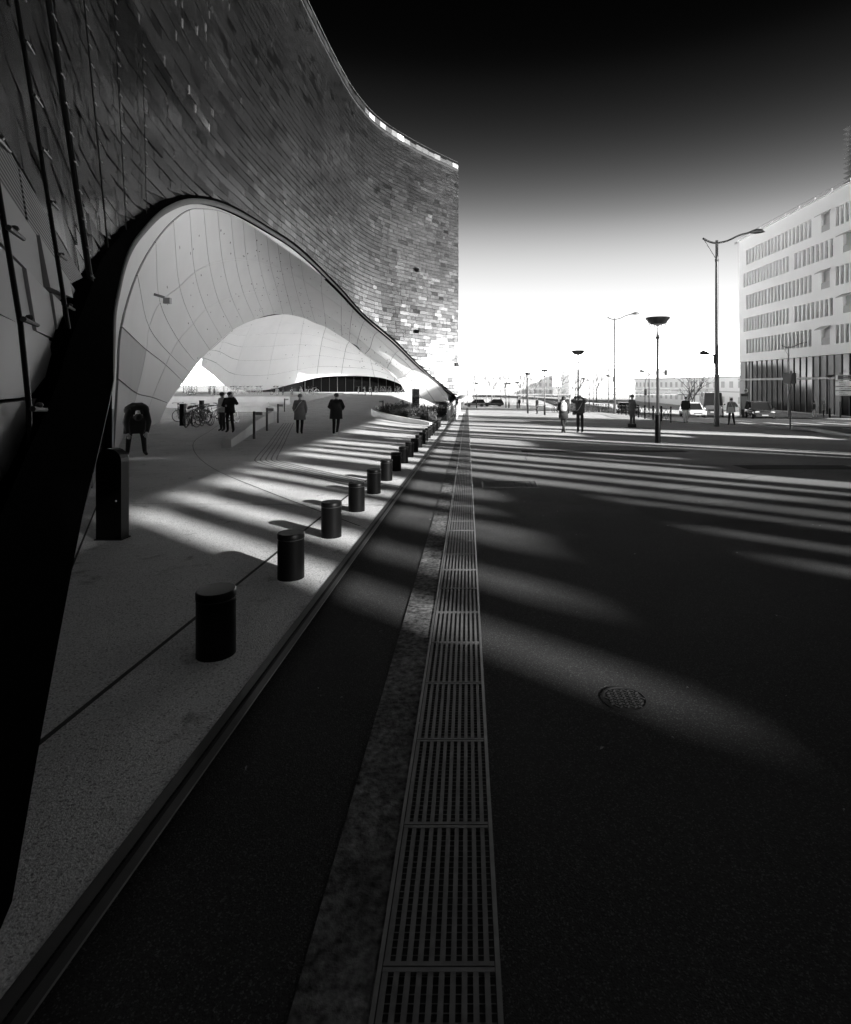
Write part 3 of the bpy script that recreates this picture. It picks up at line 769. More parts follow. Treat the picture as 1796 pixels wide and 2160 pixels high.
for blind in (0, .35, .6, 1.):
    wm = MB(); wm.use('win_glass'); wm.box(0, .05, -.27, .27, 0, 2.04)
    if blind: wm.use('far_grey'); wm.box(-.02, -.004, -.255, .255, 2.04*(1-blind)+.02, 2.03)
    wmes.append(wm.data('window'))
r7 = random.Random(2)
fm = MB(); fm.box(0, .34, -.125, .125, 0, 2.05); fme = fm.data('fin', 'white_wall')
fm2 = MB(); fm2.box(-.02, .02, -.02, .02, 0, 2.04)
def radd(me, name, x, y, z, sz=1.):
    o = bpy.data.objects.new(name, me); COL.objects.link(o); o.parent = RB; o.location = Vector((x, y, z))-RO; o.scale = (1, 1, sz); return o
for k, (za, zb) in enumerate(rowsz):
    segs = [(79.6, 64.3), (60.3, 48)] if k % 2 == 0 else [(80.4, 68.9), (67.9, 60.5), (56.8, 48)]
    solid = []; last = Y1-.285
    for ya, yb in segs:
        solid.append((ya, last)); last = yb
        n = int(round((ya-yb)/.785)); pit = (ya-yb)/n
        for i in range(n):
            yc = ya-pit*(i+.36)
            radd(wmes[r7.choice((0, 0, 0, 0, 1, 1, 2, 3))], 'window', RX+.3, yc, za+.005, (zb-za-.01)/2.04)
            radd(fme, 'fin', RX+.012, ya-pit*(i+.86), za, (zb-za)/2.05)
    solid.append((Y0, last))
    for a, b_ in solid:
        if b_-a > 2.2 and b_ < 70 and a > 50:      # recessed balcony opening with an awning box
            mid = (a+b_)/2-.3
            mb = MB(); mb.box(RX+.006, RX+.4, mid+.75, b_, za, zb); rpart(mb, 'wall_panel')
            mb = MB(); mb.box(RX+.006, RX+.4, a, mid-.75, za, zb); rpart(mb, 'wall_panel')
            mb = MB(); mb.box(RX+.38, RX+.44, mid-.74, mid+.74, za, zb); rpart(mb, 'balcony_door', 'vault')
            mb = MB(); mb.mesh([(RX-.7, mid-.9, zb-.25), (RX-.7, mid+.9, zb-.25), (RX, mid+.9, zb+.12), (RX, mid-.9, zb+.12), (RX-.7, mid-.9, zb-.33), (RX-.7, mid+.9, zb-.33), (RX, mid+.9, zb+.02), (RX, mid-.9, zb+.02)], [(0, 1, 2, 3), (7, 6, 5, 4), (0, 4, 5, 1), (1, 5, 6, 2), (2, 6, 7, 3), (3, 7, 4, 0)]); rpart(mb, 'awning', 'far_grey')
            mb = MB(); mb.box(RX+.05, RX+.1, mid-.73, mid+.73, za+.02, za+.75); rpart(mb, 'balcony_rail', 'far_grey')
        else:
            mb = MB(); mb.box(RX+.006, RX+.4, a+.01, b_, za, zb); rpart(mb, 'wall_panel')
# parapet rail and roof gear
mb = MB(); mb.bar((RX+.1, Y0, 23.2), (RX+.1, Y1, 23.2), .05, .05); rpart(mb, 'roof_rail', 'lamp_metal_light')
for i in range(12):
    mb = MB(); y = Y0+2+i*3; mb.box(RX+.08, RX+.13, y, y+.05, 22.6, 23.2); mb.box(RX+.02, RX+.2, y+.3, y+1.2, 22.6, 22.85); rpart(mb, 'rail_post', 'lamp_metal_light')
mb = MB(); mb.box(RX-.15, RX+18.5, Y0, Y1+.1, 22.602, 22.72); rpart(mb, 'roof_edge')
# glazed base: panes, mullions, transom, plinth
mb = MB(); mb.box(RX-.02, RX+.4, Y0, Y1, 2.15, 2.4); rpart(mb, 'transom', 'far_grey')
mb = MB(); mb.box(RX-.06, RX+.5, Y0, Y1+.02, 4.842, 5.05); rpart(mb, 'ledge')
mb = MB(); mb.box(RX-.05, RX+1, Y0, Y1-.5, -4, -1.85); rpart(mb, 'plinth', 'cast_iron')
mb = MB(); mb.box(RX-.1, RX-.052, Y0, Y1-.3, -1.85, -1.74); rpart(mb, 'plinth_cap', 'far_grey')
y = Y1-.02; k = 0
wid = [1.9, .95, .85, 1.25]+[1.25]*40
while y > Y0+.5:
    wv = wid[k]; panel = k in (0, 2) or k == 17
    for za, zb in ((-1.84, 2.14), (2.41, 4.835)):
        mb = MB()
        mb.box(RX+.2, RX+.26, y-wv+.04, y-.04, za, zb); rpart(mb, 'base_panel' if panel else 'base_pane', 'vault_dark' if panel else ('dark_glass' if k < 14 or k > 16 else 'cast_iron'))
    mb = MB(); mb.box(RX+.1, RX+.3, y-wv-.035, y-wv+.035, -1.84, 4.835); rpart(mb, 'base_mullion', 'cast_iron')
    y -= wv; k += 1

# residential tower with finned balconies behind it
TW = empty('tower', (106.3, 130, -3), label='tall tower with stacked thin balcony fins behind the white office', cat='tower')
mb = MB(); mb.box(-9.4, 12, -10, 10, 0, 70); mb.build('core', 'far_grey', TW)
fmb = MB(); fmb.mesh([(-10.9, -11, .35), (13, -11, .35), (13, 11, .35), (-10.9, 11, .35), (-9.5, -11, 0), (13, -11, 0), (13, 11, 0), (-9.5, 11, 0)], [(0, 1, 2, 3), (7, 6, 5, 4), (0, 4, 5, 1), (1, 5, 6, 2), (2, 6, 7, 3), (3, 7, 4, 0)])
fo = fmb.build('fin', 'lamp_metal', TW); fo.location = (0, 0, 2)
for i in range(1, 55):
    c = inst(fo); c.location = (0, 0, 2+i*1.24)

# ------------------------------------------------------------------ plaza lamps
def torch_lamp(x, y, label, light=False, small=False):
    e = empty('plaza_lamp', (x, y, gz(x, y)), label=label, cat='street lamp', group='cone headed plaza lamps')
    m_ = 'lamp_metal_light' if light else 'lamp_metal'
    n = 8 if small else 16
    c = MB(); c.lathe([(.10, -.02), (.10, .98), (.09, 1.0), (.0, 1.0)], n); c.build('base_sleeve', 'black_steel', e, smooth='auto')
    c = MB(); c.lathe([(.052, .98), (.048, 3.72), (.04, 3.74)], n); c.build('pole', m_, e, smooth='auto')
    c = MB(); c.lathe([(.06, 3.70), (.075, 3.76), (.03, 3.80), (.02, 3.95)], n); c.build('collar', m_, e, smooth='auto')
    c = MB(); c.lathe([(.0, 4.23), (.24, 4.225), (.40, 4.40), (.42, 4.43), (.41, 4.46), (.1, 4.47), (.02, 4.47)], n); c.build('shade', m_, e, smooth='auto')
    c = MB(); c.lathe([(.018, 3.95), (.018, 4.15), (.12, 4.20), (.2, 4.222), (.0, 4.224)], n); c.build('diffuser', 'lamp_lens', e, smooth='auto')
    for k in range(4):
        a = R(45+90*k); c = MB(); c.tube([(.05*math.cos(a), .05*math.sin(a), 3.74), (.415*math.cos(a), .415*math.sin(a), 4.43)], .012, 5); c.build('strut', m_, e)
    return e
torch_lamp(6.77, 19.75, 'big cone headed lamp with black base sleeve, standing alone on the plaza')
torch_lamp(6.57, 33.0, 'cone headed plaza lamp rising behind the couple taking a photo')
torch_lamp(7.5, 54., 'cone headed plaza lamp beside a lone distant pedestrian', small=True)
torch_lamp(6.6, 60.8, 'cone headed plaza lamp between the footbridge and the paired lamps', small=True)
for x, y in ((8.3, 93), (7.2, 96.7), (6.9, 100.), (1.55, 97)):
    torch_lamp(x, y, 'small far cone headed lamp standing in front of the footbridge', light=(x < 2), small=True)
def mast_lamp(x, y, label, mirror=1, h=10.6, low=True, light=False, double=False, seg=10):
    e = empty('street_mast', (x, y, gz(x, y)), label=label, cat='street lamp', group='curved arm street masts')
    m_ = 'lamp_metal_light' if light else 'lamp_metal'
    c = MB(); c.lathe([(.155, -.05), (.15, .6), (.12, 3.0), (.075, h)], seg); c.build('pole', m_, e, smooth='auto')
    s = mirror
    P = catmull([(-.80*s, 0, h+.12), (-.4*s, 0, h-.08), (0, 0, h-.14), (.6*s, 0, h-.02), (1.3*s, 0, h+.30), (1.95*s, 0, h+.46)], 5)
    if double: P = catmull([(-1.9, 0, h+.46), (-1.2, 0, h+.30), (-.5, 0, h-.04), (0, 0, h-.14), (.5, 0, h-.04), (1.2, 0, h+.3), (1.95, 0, h+.46)], 4)
    c = MB(); c.tube(P, [.055]*len(P), 6); c.build('arm', m_, e, smooth=True)
    for q in ((1, -1) if double else (s,)):
        c = MB(); c.rings([[(q*(1.78+.95*t), wy*math.cos(a), h+.43+.06*t+wz*math.sin(a)*(1 if math.sin(a) > 0 else .35)) for a in [2*math.pi*k/8 for k in range(8)]] for t, wy, wz in ((0, .05, .05), (.2, .14, .12), (.5, .2, .22), (.8, .16, .18), (1, .04, .03))]); c.build('lamp_head', m_, e, smooth=True)
    if not double:
        c = MB(); c.tube([(-.74*s, 0, h+.06), (-.05*s, 0, h-1.05)], .018, 5); c.build('stay', m_, e)
    c = MB(); c.lathe([(.1, h-1.2), (.115, h-1.15), (.1, h-1.05)], seg); c.build('collar', m_, e)
    if low:
        c = MB(); c.tube([(-.06*s, 0, 4.0), (-.18*s, 0, 4.02), (-.45*s, 0, 4.12)], .03, 6)
        c.rings([[(s*(-.4-.62*t), wy*math.cos(a), 4.13+.03*t+wz*math.sin(a)*(1 if math.sin(a) > 0 else .4)) for a in [2*math.pi*k/8 for k in range(8)]] for t, wy, wz in ((0, .04, .04), (.25, .13, .13), (.6, .17, .2), (.85, .12, .12), (1, .03, .02))])
        c.box(-.16*s-.03, -.16*s+.03, -.05, .05, 3.55, 4.12); c.build('path_light', m_, e, smooth='auto')
        c = MB(); c.lathe([(.13, 2.85), (.15, 2.9), (.13, 2.95)], seg); c.build('band', 'edge_steel', e)
    return e
mast_lamp(14.2, 31.6, 'tall nearest street mast with curved arm and low side light')
mast_lamp(16.3, 61.5, 'tall street mast with curved arm behind the crossed barriers')
mast_lamp(27, 165, 'far pale street mast with curved arm near the end of the plaza', light=True, low=False, seg=6)
mast_lamp(24, 123, 'slim far street mast rising behind the lamp by the photographing couple', seg=6)
mast_lamp(45.8, 112, 'far street mast with its curved arm turned over the road beside a bare tree', mirror=-1, low=False, seg=6)
mast_lamp(52, 215, 'very far pale street mast with arms on both sides', double=True, low=False, light=True, seg=6)
mast_lamp(60, 196, 'far pale street mast with curved arm beyond the traffic signal', low=False, light=True, seg=6)
mast_lamp(50, 86, 'thin street mast standing against the white office windows', mirror=1, low=False, light=True, seg=6, h=8.5).location = (38.2, 66, gz(38.2, 66))
for x, y, mi_ in ((14, 140, 1), (20, 190, 1), (9, 150, -1), (34, 150, 1), (38, 205, -1), (30, 118, 1), (12, 112, 1)):
    mast_lamp(x, y, 'slim distant street mast among the lamps beyond the plaza', mirror=mi_, low=False, seg=6, h=9.6)
def side_lamp(x, y, h, label, s=-1):
    e = empty('side_lamp', (x, y, gz(x, y)), label=label, cat='street lamp')
    c = MB(); c.lathe([(.08, -.05), (.055, h)], 8); c.build('pole', 'lamp_metal', e)
    c = MB(); c.tube([(0, 0, h), (s*.3, 0, h+.05), (s*.7, 0, h+.2)], .035, 6); c.build('arm', 'lamp_metal', e)
    c = MB(); c.rings([[(s*(.6+.9*t), wy*math.cos(a), h+.2+.1*t+wz*math.sin(a)*(1 if math.sin(a) > 0 else .4)) for a in [2*math.pi*k/8 for k in range(8)]] for t, wy, wz in ((0, .04, .04), (.25, .17, .16), (.6, .2, .24), (.85, .14, .12), (1, .03, .02))]); c.build('lamp_head', 'lamp_metal', e, smooth=True)
    return e
side_lamp(26.5, 81, 5.9, 'single arm lamp post leaning its head left above the barriers')
side_lamp(21.5, 98, 5.2, 'thin single arm lamp post near the parked bicycles')
# slim T-shaped path lights
def path_light(x, y, z, s, label):
    e = empty('path_light', (x, y, z), label=label, cat='path light', group='slim post lights with a short side head')
    c = MB(); c.box(-.04, .04, -.03, .03, -.03, 1.04); c.build('post', 'dark_steel', e)
    c = MB(); c.box(*((.042, .30) if s > 0 else (-.30, -.042)), -.035, .035, .9, 1.02); c.build('head', 'lamp_metal_light', e)
for x, y, s, lb in ((-8.05, 20.9, 1, 'post light beside the low sloping wall end'), (-9.03, 24.95, 1, 'post light halfway along the low sloping wall'), (-10.4, 30.4, 1, 'post light past the far end of the low sloping wall'),
                 (-14.2, 43, 1, 'post light in front of the pale terrace edge'), (-6.35, 41.6, -1, 'post light behind the curved planter wall'), (-2.5, 34.6, -1, 'post light at the planter tip beside the last bollards'),
                 (-5.6, 48, -1, 'post light beside the tiled pillar behind the shrubs')):
    path_light(x, y, gz(x, y)+.012, s, lb)
for x in (-13.4, -12.6):
    path_light(x, 72.5, gz(x, 72.5)+.02+.9*ss(48, 84, 72.5)*(1-ss(-10, -7.7, x)), -1, 'post light on the ramp before the dark entrance')

# ------------------------------------------------------------------ low walls, planter, totem, ramp railing
def wall_run(name, pts, th, label, cat, m='pale_concrete', base=-.15):
    e = empty(name, (pts[0][0], pts[0][1], gz(pts[0][0], pts[0][1])), label=label, cat=cat); o = Vector(e.location)
    mb = MB(); rr = []
    for i, (x, y, h) in enumerate(pts):
        p = pts[max(i-1, 0)]; q = pts[min(i+1, len(pts)-1)]; d = Vector((q[0]-p[0], q[1]-p[1], 0)).normalized(); n = Vector((-d.y, d.x, 0))*th/2; z = gz(x, y)
        c = Vector((x, y, z))
        rr.append([c+n+Vector((0, 0, base)), c-n+Vector((0, 0, base)), c-n+Vector((0, 0, h)), c+n+Vector((0, 0, h))])
    mb.rings(rr); mb.v = [tuple(Vector(p)-o) for p in mb.v]
    return mb, e
lwp = [(-7.62, 17.5, .26), (-8.55, 20.9, .36), (-9.5, 24.4, .46), (-10.3, 27.8, .56), (-11.1, 31.4, .66)]
e = empty('ramp_wall', (-7.62, 17.5, gz(-7.62, 17.5)), label='low wedge shaped pale concrete wall along the entrance slope', cat='wall'); o = Vector(e.location)
for p, q in zip(lwp, lwp[1:]):
    d = Vector((q[0]-p[0], q[1]-p[1], 0)); g_ = d*(.012/d.length); n = Vector((-d.y, d.x, 0)).normalized()*.14
    P = []
    for (x, y, h), gg in ((p, g_), (q, -g_)):
        c = Vector((x, y, gz(x, y)))+gg; P += [c+n+Vector((0, 0, -.1)), c-n+Vector((0, 0, -.1)), c-n+Vector((0, 0, h)), c+n+Vector((0, 0, h))]
    mb = MB(); mb.rings([P[:4], P[4:]]); mb.v = [tuple(Vector(a)-o) for a in mb.v]; mb.build('concrete_block', 'pale_concrete', e)
mb, e = wall_run('bench_wall', [(-21, 44, .38), (-18, 43.4, .38), (-14.8, 43.6, .38)], .6, 'low pale bench wall in front of the terrace', 'wall'); mb.build('seat_block', 'pale_concrete', e)
mb, e = wall_run('bench_wall', [(-30, 50, .5), (-24, 50.5, .5), (-18.5, 51.5, .5)], .4, 'long low pale wall below the terrace bicycles', 'wall'); mb.build('wall_block', 'pale_concrete', e)
pw = [(p.x, p.y, p.z) for p in catmull([(-7.6, 46, .45), (-7.1, 41.5, .48), (-6.5, 38.6, .46), (-5.7, 36.9, .42), (-4.2, 35.1, .36), (-2.9, 33.8, .28), (-2.2, 33.1, .16)], 5)]
mb, pe = wall_run('planter', pw, .22, 'curved pale concrete planter with dark evergreen shrubs', 'planter'); mb.build('kerb_wall', 'pale_concrete', pe, smooth='auto')
PO = Vector(pe.location)
mb = MB(); soil = [(x+.1, y+.1) for x, y, h in pw]+[(-1.75, 36), (-1.8, 48), (-4, 58), (-7.6, 56)]
mb.face([Vector((x, y, gz(-5, y)*.5+gz(x, y)*.5+.14))-PO for x, y in soil]); mb.build('soil', 'soil', pe)
def leaf_cloud(mb, c, r, n, rnd, ls=.05):
    for _ in range(n):
        while True:
            q = Vector((rnd.uniform(-1, 1), rnd.uniform(-1, 1), rnd.uniform(-.9, 1)))
            if .25 < q.length < 1: break
        p = Vector((c[0]+q.x*r[0], c[1]+q.y*r[1], c[2]+q.z*r[2])); a = Vector((rnd.gauss(0, 1), rnd.gauss(0, 1), rnd.gauss(0, .7)+.5)).normalized()
        e1 = a.orthogonal().normalized(); e1.rotate(Matrix.Rotation(rnd.uniform(0, 6.28), 3, a)); e2 = a.cross(e1); l = ls*rnd.uniform(.6, 1.4)
        mb.face([p-e1*l*1.6, p+e2*l*.55, p+e1*l*1.6, p-e2*l*.55])
r4 = random.Random(3)
def shrub(x, y, rx, rz, label, m='leaf', n=900, ls=.05):
    z = gz(-5, y)*.5+gz(x, y)*.5+.12
    e = empty('shrub', (x, y, z), label=label, cat='shrub', group='evergreen shrubs in the curved planter')
    mb = MB()
    for k in range(6):
        a = r4.uniform(0, 6.28); mb.tube([(0, 0, 0), (rx*.3*math.cos(a), rx*.3*math.sin(a), rz*.8), (rx*.6*math.cos(a), rx*.6*math.sin(a), rz*1.5)], [.02, .014, .006], 5)
    mb.build('stems', 'bark', e)
    mb = MB()
    for k in range(9):
        leaf_cloud(mb, (r4.uniform(-.6, .6)*rx, r4.uniform(-.6, .6)*rx, rz*(.75+r4.uniform(-.3, .45))), (rx*.55, rx*.55, rz*.5), n//9, r4, ls)
    for k in range(40):   # upright shoots
        a = r4.uniform(0, 6.28); rr_ = rx*math.sqrt(r4.random()); p = Vector((rr_*math.cos(a), rr_*math.sin(a), rz*1.1)); h = r4.uniform(.15, .45); d = Vector((r4.gauss(0, .2), r4.gauss(0, .2), 1))*h
        for t in (.3, .5, .7, .9):
            leaf_cloud(mb, p+d*t, (.05, .05, .05), 2, r4, ls*.8)
    mb.build('foliage', m, e)
for x, y, rx, rz, lb, m in ((-5.5, 38.6, .95, .42, 'dense dark shrub at the rounded end of the planter', 'leaf'), (-4.3, 37.0, .9, .36, 'dark low shrub spilling over the middle of the planter wall', 'leaf'), (-5.0, 41.2, 1.2, .52, 'tall dark shrub behind the planter front', 'leaf'),
                         (-3.4, 39.5, 1.1, .46, 'dark bushy shrub in the middle of the planter', 'leaf'), (-2.7, 36.0, .7, .26, 'paler grassy shrub at the planter tip', 'leaf_light'), (-2.5, 42, .85, .42, 'dark shrub beside the ramp railing', 'leaf'), (-4.2, 45, 1.2, .45, 'dark shrub in front of the tiled pillar', 'leaf'), (-2.4, 47, .9, .36, 'loose shrub at the far side of the planter by the railing', 'leaf_light'), (-5.8, 51, 1.0, .3, 'low shrub at the back of the planter', 'leaf'), (-3.2, 53, 1.0, .32, 'low dark shrub below the foot of the arch', 'leaf')):
    shrub(x, y, rx, rz, lb, m)
tt = empty('tiled_pillar', (-4.55, 48.6, gz(-4.55, 48.6)), label='short square pillar clad in glass tiles rising behind the shrubs', cat='pillar')
mb = MB(); mb.box(-.31, .31, -.16, .16, -.1, 2.25); mb.build('core', 'facade_back', tt)
for j in range(13):
    xs_ = [-.32, r4.uniform(-.2, .2), .32]
    for a, b_ in zip(xs_, xs_[1:]):
        mb = MB(); mb.use('glass_tile'); mb.box(a+.006, b_-.006, -.185, -.15, j*.172+.03, j*.172+.19); mb.sh = [r4.uniform(.15, .5)]*len(mb.sh); mb.build('tile', None, tt)
rl = empty('ramp_railing', (-.9, 39.5, gz(-.9, 39.5)), label='pale panelled handrail along the ramp between planter and plaza', cat='railing'); o = Vector(rl.location)
for side, xx in ((0, -1.45), (1, -.85)):
    for k in range(9):
        y = 39.5+k*3.2; x = xx-.004*k; z = gz(0, y); mb = MB(); mb.box(x-.03, x+.03, y-.03, y+.03, z-.05, z+1.0+.05*k); mb.v = [tuple(Vector(p)-o) for p in mb.v]; mb.build('post', 'far_white', rl)
        if k < 8:
            y2 = y+3.2; z2 = gz(0, y2); mb = MB(); P = [(x, y+.05, z+.12), (x, y2-.05, z2+.12), (x, y2-.05, z2+.95+.05*k), (x, y+.05, z+.93+.05*k)]
            mb.mesh([(a-.012, b_, c_) for a, b_, c_ in P]+[(a+.012, b_, c_) for a, b_, c_ in P], [(0, 1, 2, 3), (7, 6, 5, 4)]+[(i, i+4, (i+1) % 4+4, (i+1) % 4) for i in range(4)]); mb.v = [tuple(Vector(p)-o) for p in mb.v]; mb.build('panel', 'far_white', rl)
    mb = MB(); mb.tube([Vector((xx-.004*k, 39.4+k*3.2, gz(0, 39.5+k*3.2)+1.06+.05*k))-o for k in range(9)], .035, 6); mb.build('handrail', 'galv', rl)
sp_ = empty('slim_sign', (-.05, 51.8, gz(0, 51.8)), label='slim post with a round dark disc beside the railing end', cat='sign')
mb = MB(); mb.lathe([(.035, -.05), (.035, 2.6)], 8); mb.build('post', 'lamp_metal', sp_)
mb = MB(); mb.rings([[(-.55+.5*math.cos(a)*k, -.05*q, 1.75+.18*math.sin(a)*k+.1*math.cos(a)) for a in [2*math.pi*i/16 for i in range(16)]] for k, q in ((.98, 1), (1, 0), (.98, -1))]); mb.build('disc', 'far_grey', sp_)

# ------------------------------------------------------------------ people
def skin_mesh(verts, edges, rad, root=0, sub=1):
    me = bpy.data.meshes.new('sk'); me.from_pydata(verts, edges, [])
    o = bpy.data.objects.new('sk', me); COL.objects.link(o)
    m = o.modifiers.new('s', 'SKIN'); m.use_smooth_shade = True; m.branch_smoothing = .4
    sv = me.skin_vertices[0].data
    for i, r_ in enumerate(rad): sv[i].radius = r_ if hasattr(r_, '__len__') else (r_, r_); sv[i].use_root = (i == root)
    ms = o.modifiers.new('u', 'SUBSURF'); ms.levels = sub; ms.render_levels = sub
    dg = bpy.context.evaluated_depsgraph_get(); r_ = bpy.data.meshes.new_from_object(o.evaluated_get(dg))
    bpy.data.objects.remove(o); bpy.data.meshes.remove(me); return r_
BASE = dict(pelvis=(0, 0, .93), waist=(0, 0, 1.10), chest=(0, 0, 1.30), neckb=(0, -.005, 1.46), neckt=(0, .01, 1.53), headc=(0, .025, 1.61), headt=(0, .02, 1.69),
            hipL=(-.09, 0, .88), kneeL=(-.10, .015, .49), ankL=(-.10, -.02, .09), toeL=(-.115, .13, .035),
            hipR=(.09, 0, .88), kneeR=(.10, .015, .49), ankR=(.10, -.02, .09), toeR=(.115, .13, .035),
            shL=(-.175, 0, 1.41), elL=(-.235, -.03, 1.14), wrL=(-.235, .06, .90), shR=(.175, 0, 1.41), elR=(.235, -.03, 1.14), wrR=(.235, .06, .90))
RAD = dict(pelvis=.135, waist=.125, chest=.145, neckb=.065, neckt=.052, headc=.088, headt=.066, hip=.095, knee=.072, ank=.055, toe=.036, sh=.062, el=.046, wr=.03)
BONES = [('pelvis', 'waist'), ('waist', 'chest'), ('chest', 'neckb'), ('neckb', 'neckt'), ('neckt', 'headc'), ('headc', 'headt')]+[x for q in 'LR' for x in (('pelvis', 'hip'+q), ('hip'+q, 'knee'+q), ('knee'+q, 'ank'+q), ('ank'+q, 'toe'+q), ('chest', 'sh'+q), ('sh'+q, 'el'+q), ('el'+q, 'wr'+q))]
def person(loc, rz, label, H=1.75, pose=None, top='cloth_black', bottom='cloth_black', shoe='shoe', coat=None, hair='hair', hat=None, hem=None, thick=1., extras=None, group='people walking and standing on the plaza'):
    J = dict(BASE); J.update(pose or {}); k = H/1.75
    names = list(J); idx = {n: i for i, n in enumerate(names)}
    rad = [RAD[n.rstrip('LR') if n not in RAD else n]*k*(thick if n in ('pelvis', 'waist', 'chest') else 1) for n in names]
    vs = [tuple(Vector(J[n])*k) for n in names]
    me = skin_mesh(vs, [(idx[a], idx[b_]) for a, b_ in BONES], rad, idx['pelvis'])
    bone_m = []
    for a, b_ in BONES:
        if a[:3] in ('nec', 'hea') : m_ = 'skin'
        elif a.startswith('ank'): m_ = shoe
        elif a.startswith(('hip', 'knee')) or b_.startswith('hip'): m_ = bottom
        else: m_ = top
        bone_m.append((Vector(J[a])*k, Vector(J[b_])*k, m_))
    ml = []
    for _, _, m_ in bone_m:
        if m_ not in ml: ml.append(m_)
    # merge head features and hands into the same mesh through bmesh
    e = empty('person', loc, rz, label, 'person', group)
    me.materials.clear()
    ml += [x for x in ('skin', 'hair') if x not in ml]
    for m_ in ml: me.materials.append(MATS[m_])
    mi = []
    for p in me.polygons:
        c = p.center; best = None; bd = 9
        for a, b_, m_ in bone_m:
            d = b_-a; t = max(0, min(1, (c-a).dot(d)/d.length_squared)); q = (a+d*t-c).length
            if q < bd: bd = q; best = m_
        mi.append(ml.index(best))
    me.polygons.foreach_set('material_index', mi)
    ex = MB(); ex.mats = list(ml)
    hd = (Vector(J['headt'])-Vector(J['neckt'])).normalized(); hc = Vector(J['headc'])*k
    fw = Vector((0, 1, 0)); fw = (fw-hd*fw.dot(hd)).normalized() if abs(hd.y) < .97 else Vector((0, 0, -1)); rt = fw.cross(hd)
    ex.use('skin'); ex.ell(hc+fw*.098*k-hd*.005, (.014, .02, .022), 6, 5)
    for q in (-1, 1): ex.ell(hc+rt*q*.088*k, (.012, .02, .03), 6, 5)
    ex.use('hair')
    for q in (-1, 1): ex.ell(hc+fw*.085*k+rt*q*.033*k+hd*.018, (.012, .008, .008), 6, 5)
    ex.ell(hc+fw*.083*k-hd*.052, (.024, .008, .006), 6, 5)
    ex.use('skin')
    for q in 'LR':
        w_ = Vector(J['wr'+q])*k; d = (w_-Vector(J['el'+q])*k).normalized(); sgn = -1 if q == 'L' else 1
        s_ = d.cross(fw); s_ = s_.normalized() if s_.length > .1 else rt.copy(); n_ = s_.cross(d)
        pc = w_+d*.05
        ex.tube([w_-d*.01, pc, w_+d*.095], [.026, .036, .03], 8)
        for fi, (o_, L) in enumerate(((-.03, .062), (-.01, .075), (.01, .07), (.03, .055))):
            b0 = w_+d*.09+s_*o_; ex.tube([b0, b0+d*L*.5+n_*.006, b0+d*L*.85+n_*.025], [.0095, .009, .007], 5)
        b0 = w_+d*.045+s_*(-.034*sgn); ex.tube([b0, b0+d*.03-s_*.022*sgn, b0+d*.06-s_*.026*sgn+n_*.01], [.011, .010, .008], 5)
    hm = ex.data('x')
    bm_ = bmesh.new(); bm_.from_mesh(me); bm_.from_mesh(hm); bm_.to_mesh(me); bm_.free(); bpy.data.meshes.remove(hm)
    me.polygons.foreach_set('use_smooth', [True]*len(me.polygons)); me.name = 'body'
    body = bpy.data.objects.new('body', me); COL.objects.link(body); body.parent = e
    if hair:
        c = MB(); q = hc-fw*.012*k+hd*.03*k; Rm = Matrix((rt, fw, hd)).transposed()
        c.ell((0, 0, 0), (.096*k, .106*k, .092*k), 12, 8); c.v = [tuple(q+Rm @ Vector(p)) for p in c.v if True]
        c.build('hair', hair, e, smooth=True)
    if hat:
        c = MB(); Rm = Matrix((rt, fw, hd)).transposed(); q = hc+hd*.045*k
        c.ell((0, 0, 0), (.104*k, .116*k, .09*k), 12, 8)
        if hat[1] == 'cap': c.box(-.07, .07, .08, .20, -.012, .002)
        if hat[1] == 'brim': c.lathe([(.10, -.02), (.17, -.025), (.17, -.015), (.10, 0)], 14)
        c.v = [tuple(q+Rm @ Vector(p)) for p in c.v]; c.build('hat', hat[0], e, smooth=True)
    if coat:
        c = MB(); P = {n: Vector(J[n])*k for n in J}
        secs = []
        neck = P['neckb']; ch_ = P['chest']; wa = P['waist']; pe_ = P['pelvis']; hz = (hem if hem else .78)*k
        def sec(p, rx, ry): secs.append((p, rx, ry))
        ax = (P['neckb']-P['pelvis']).normalized()
        sec(neck+ax*.02, .075, .075); sec(neck-ax*.045, .155, .10); sec(neck-ax*.10, .215*thick, .13*thick); sec(ch_, .225*thick, .15*thick); sec(wa, .205*thick, .145*thick); sec(pe_, .215*thick, .155*thick)
        hemp = Vector((pe_.x, pe_.y, hz)) if ax.z > .6 else pe_+(Vector((0, 0, -1)))*(pe_.z-hz); sec(hemp, .225*thick, .17*thick); sec(hemp+Vector((0, 0, .005)), .19*thick, .135*thick)
        n = 16; rr = []
        for i, (p, rx, ry) in enumerate(secs):
            a = (secs[min(i+1, len(secs)-1)][0]-secs[max(i-1, 0)][0]); a = -a.normalized() if a.length > 1e-6 else ax
            if i >= len(secs)-2: a = Vector((0, 0, 1)) if ax.z > .6 else (secs[i-2][0]-secs[i-1][0]).normalized() if i == len(secs)-1 else a
            xx_ = Vector((1, 0, 0)); yy_ = a.cross(xx_); yy_ = yy_.normalized() if yy_.length > .1 else Vector((0, 1, 0)); xx_ = yy_.cross(a).normalized()
            rr.append([p+xx_*rx*k*math.cos(2*math.pi*j/n)*(1+.04*math.sin(5*j+i))+yy_*ry*k*math.sin(2*math.pi*j/n)*(1+.05*math.sin(3*j+2*i)) for j in range(n)])
        c.rings(rr)
        for q in 'LR':
            a, m_, w_ = P['sh'+q], P['el'+q], P['wr'+q]; ins = a+(P['chest']+ax*.1-a)*.3
            c.tube([ins, a, a+(m_-a)*.5, m_, m_+(w_-m_)*.5, w_-(w_-m_)*.02], [x*k for x in (.085, .084, .078, .07, .062, .054)], 9)
        c.build('coat', coat, e, smooth=True)
    if extras: extras(e, {n: Vector(J[n])*k for n in J}, k)
    return e
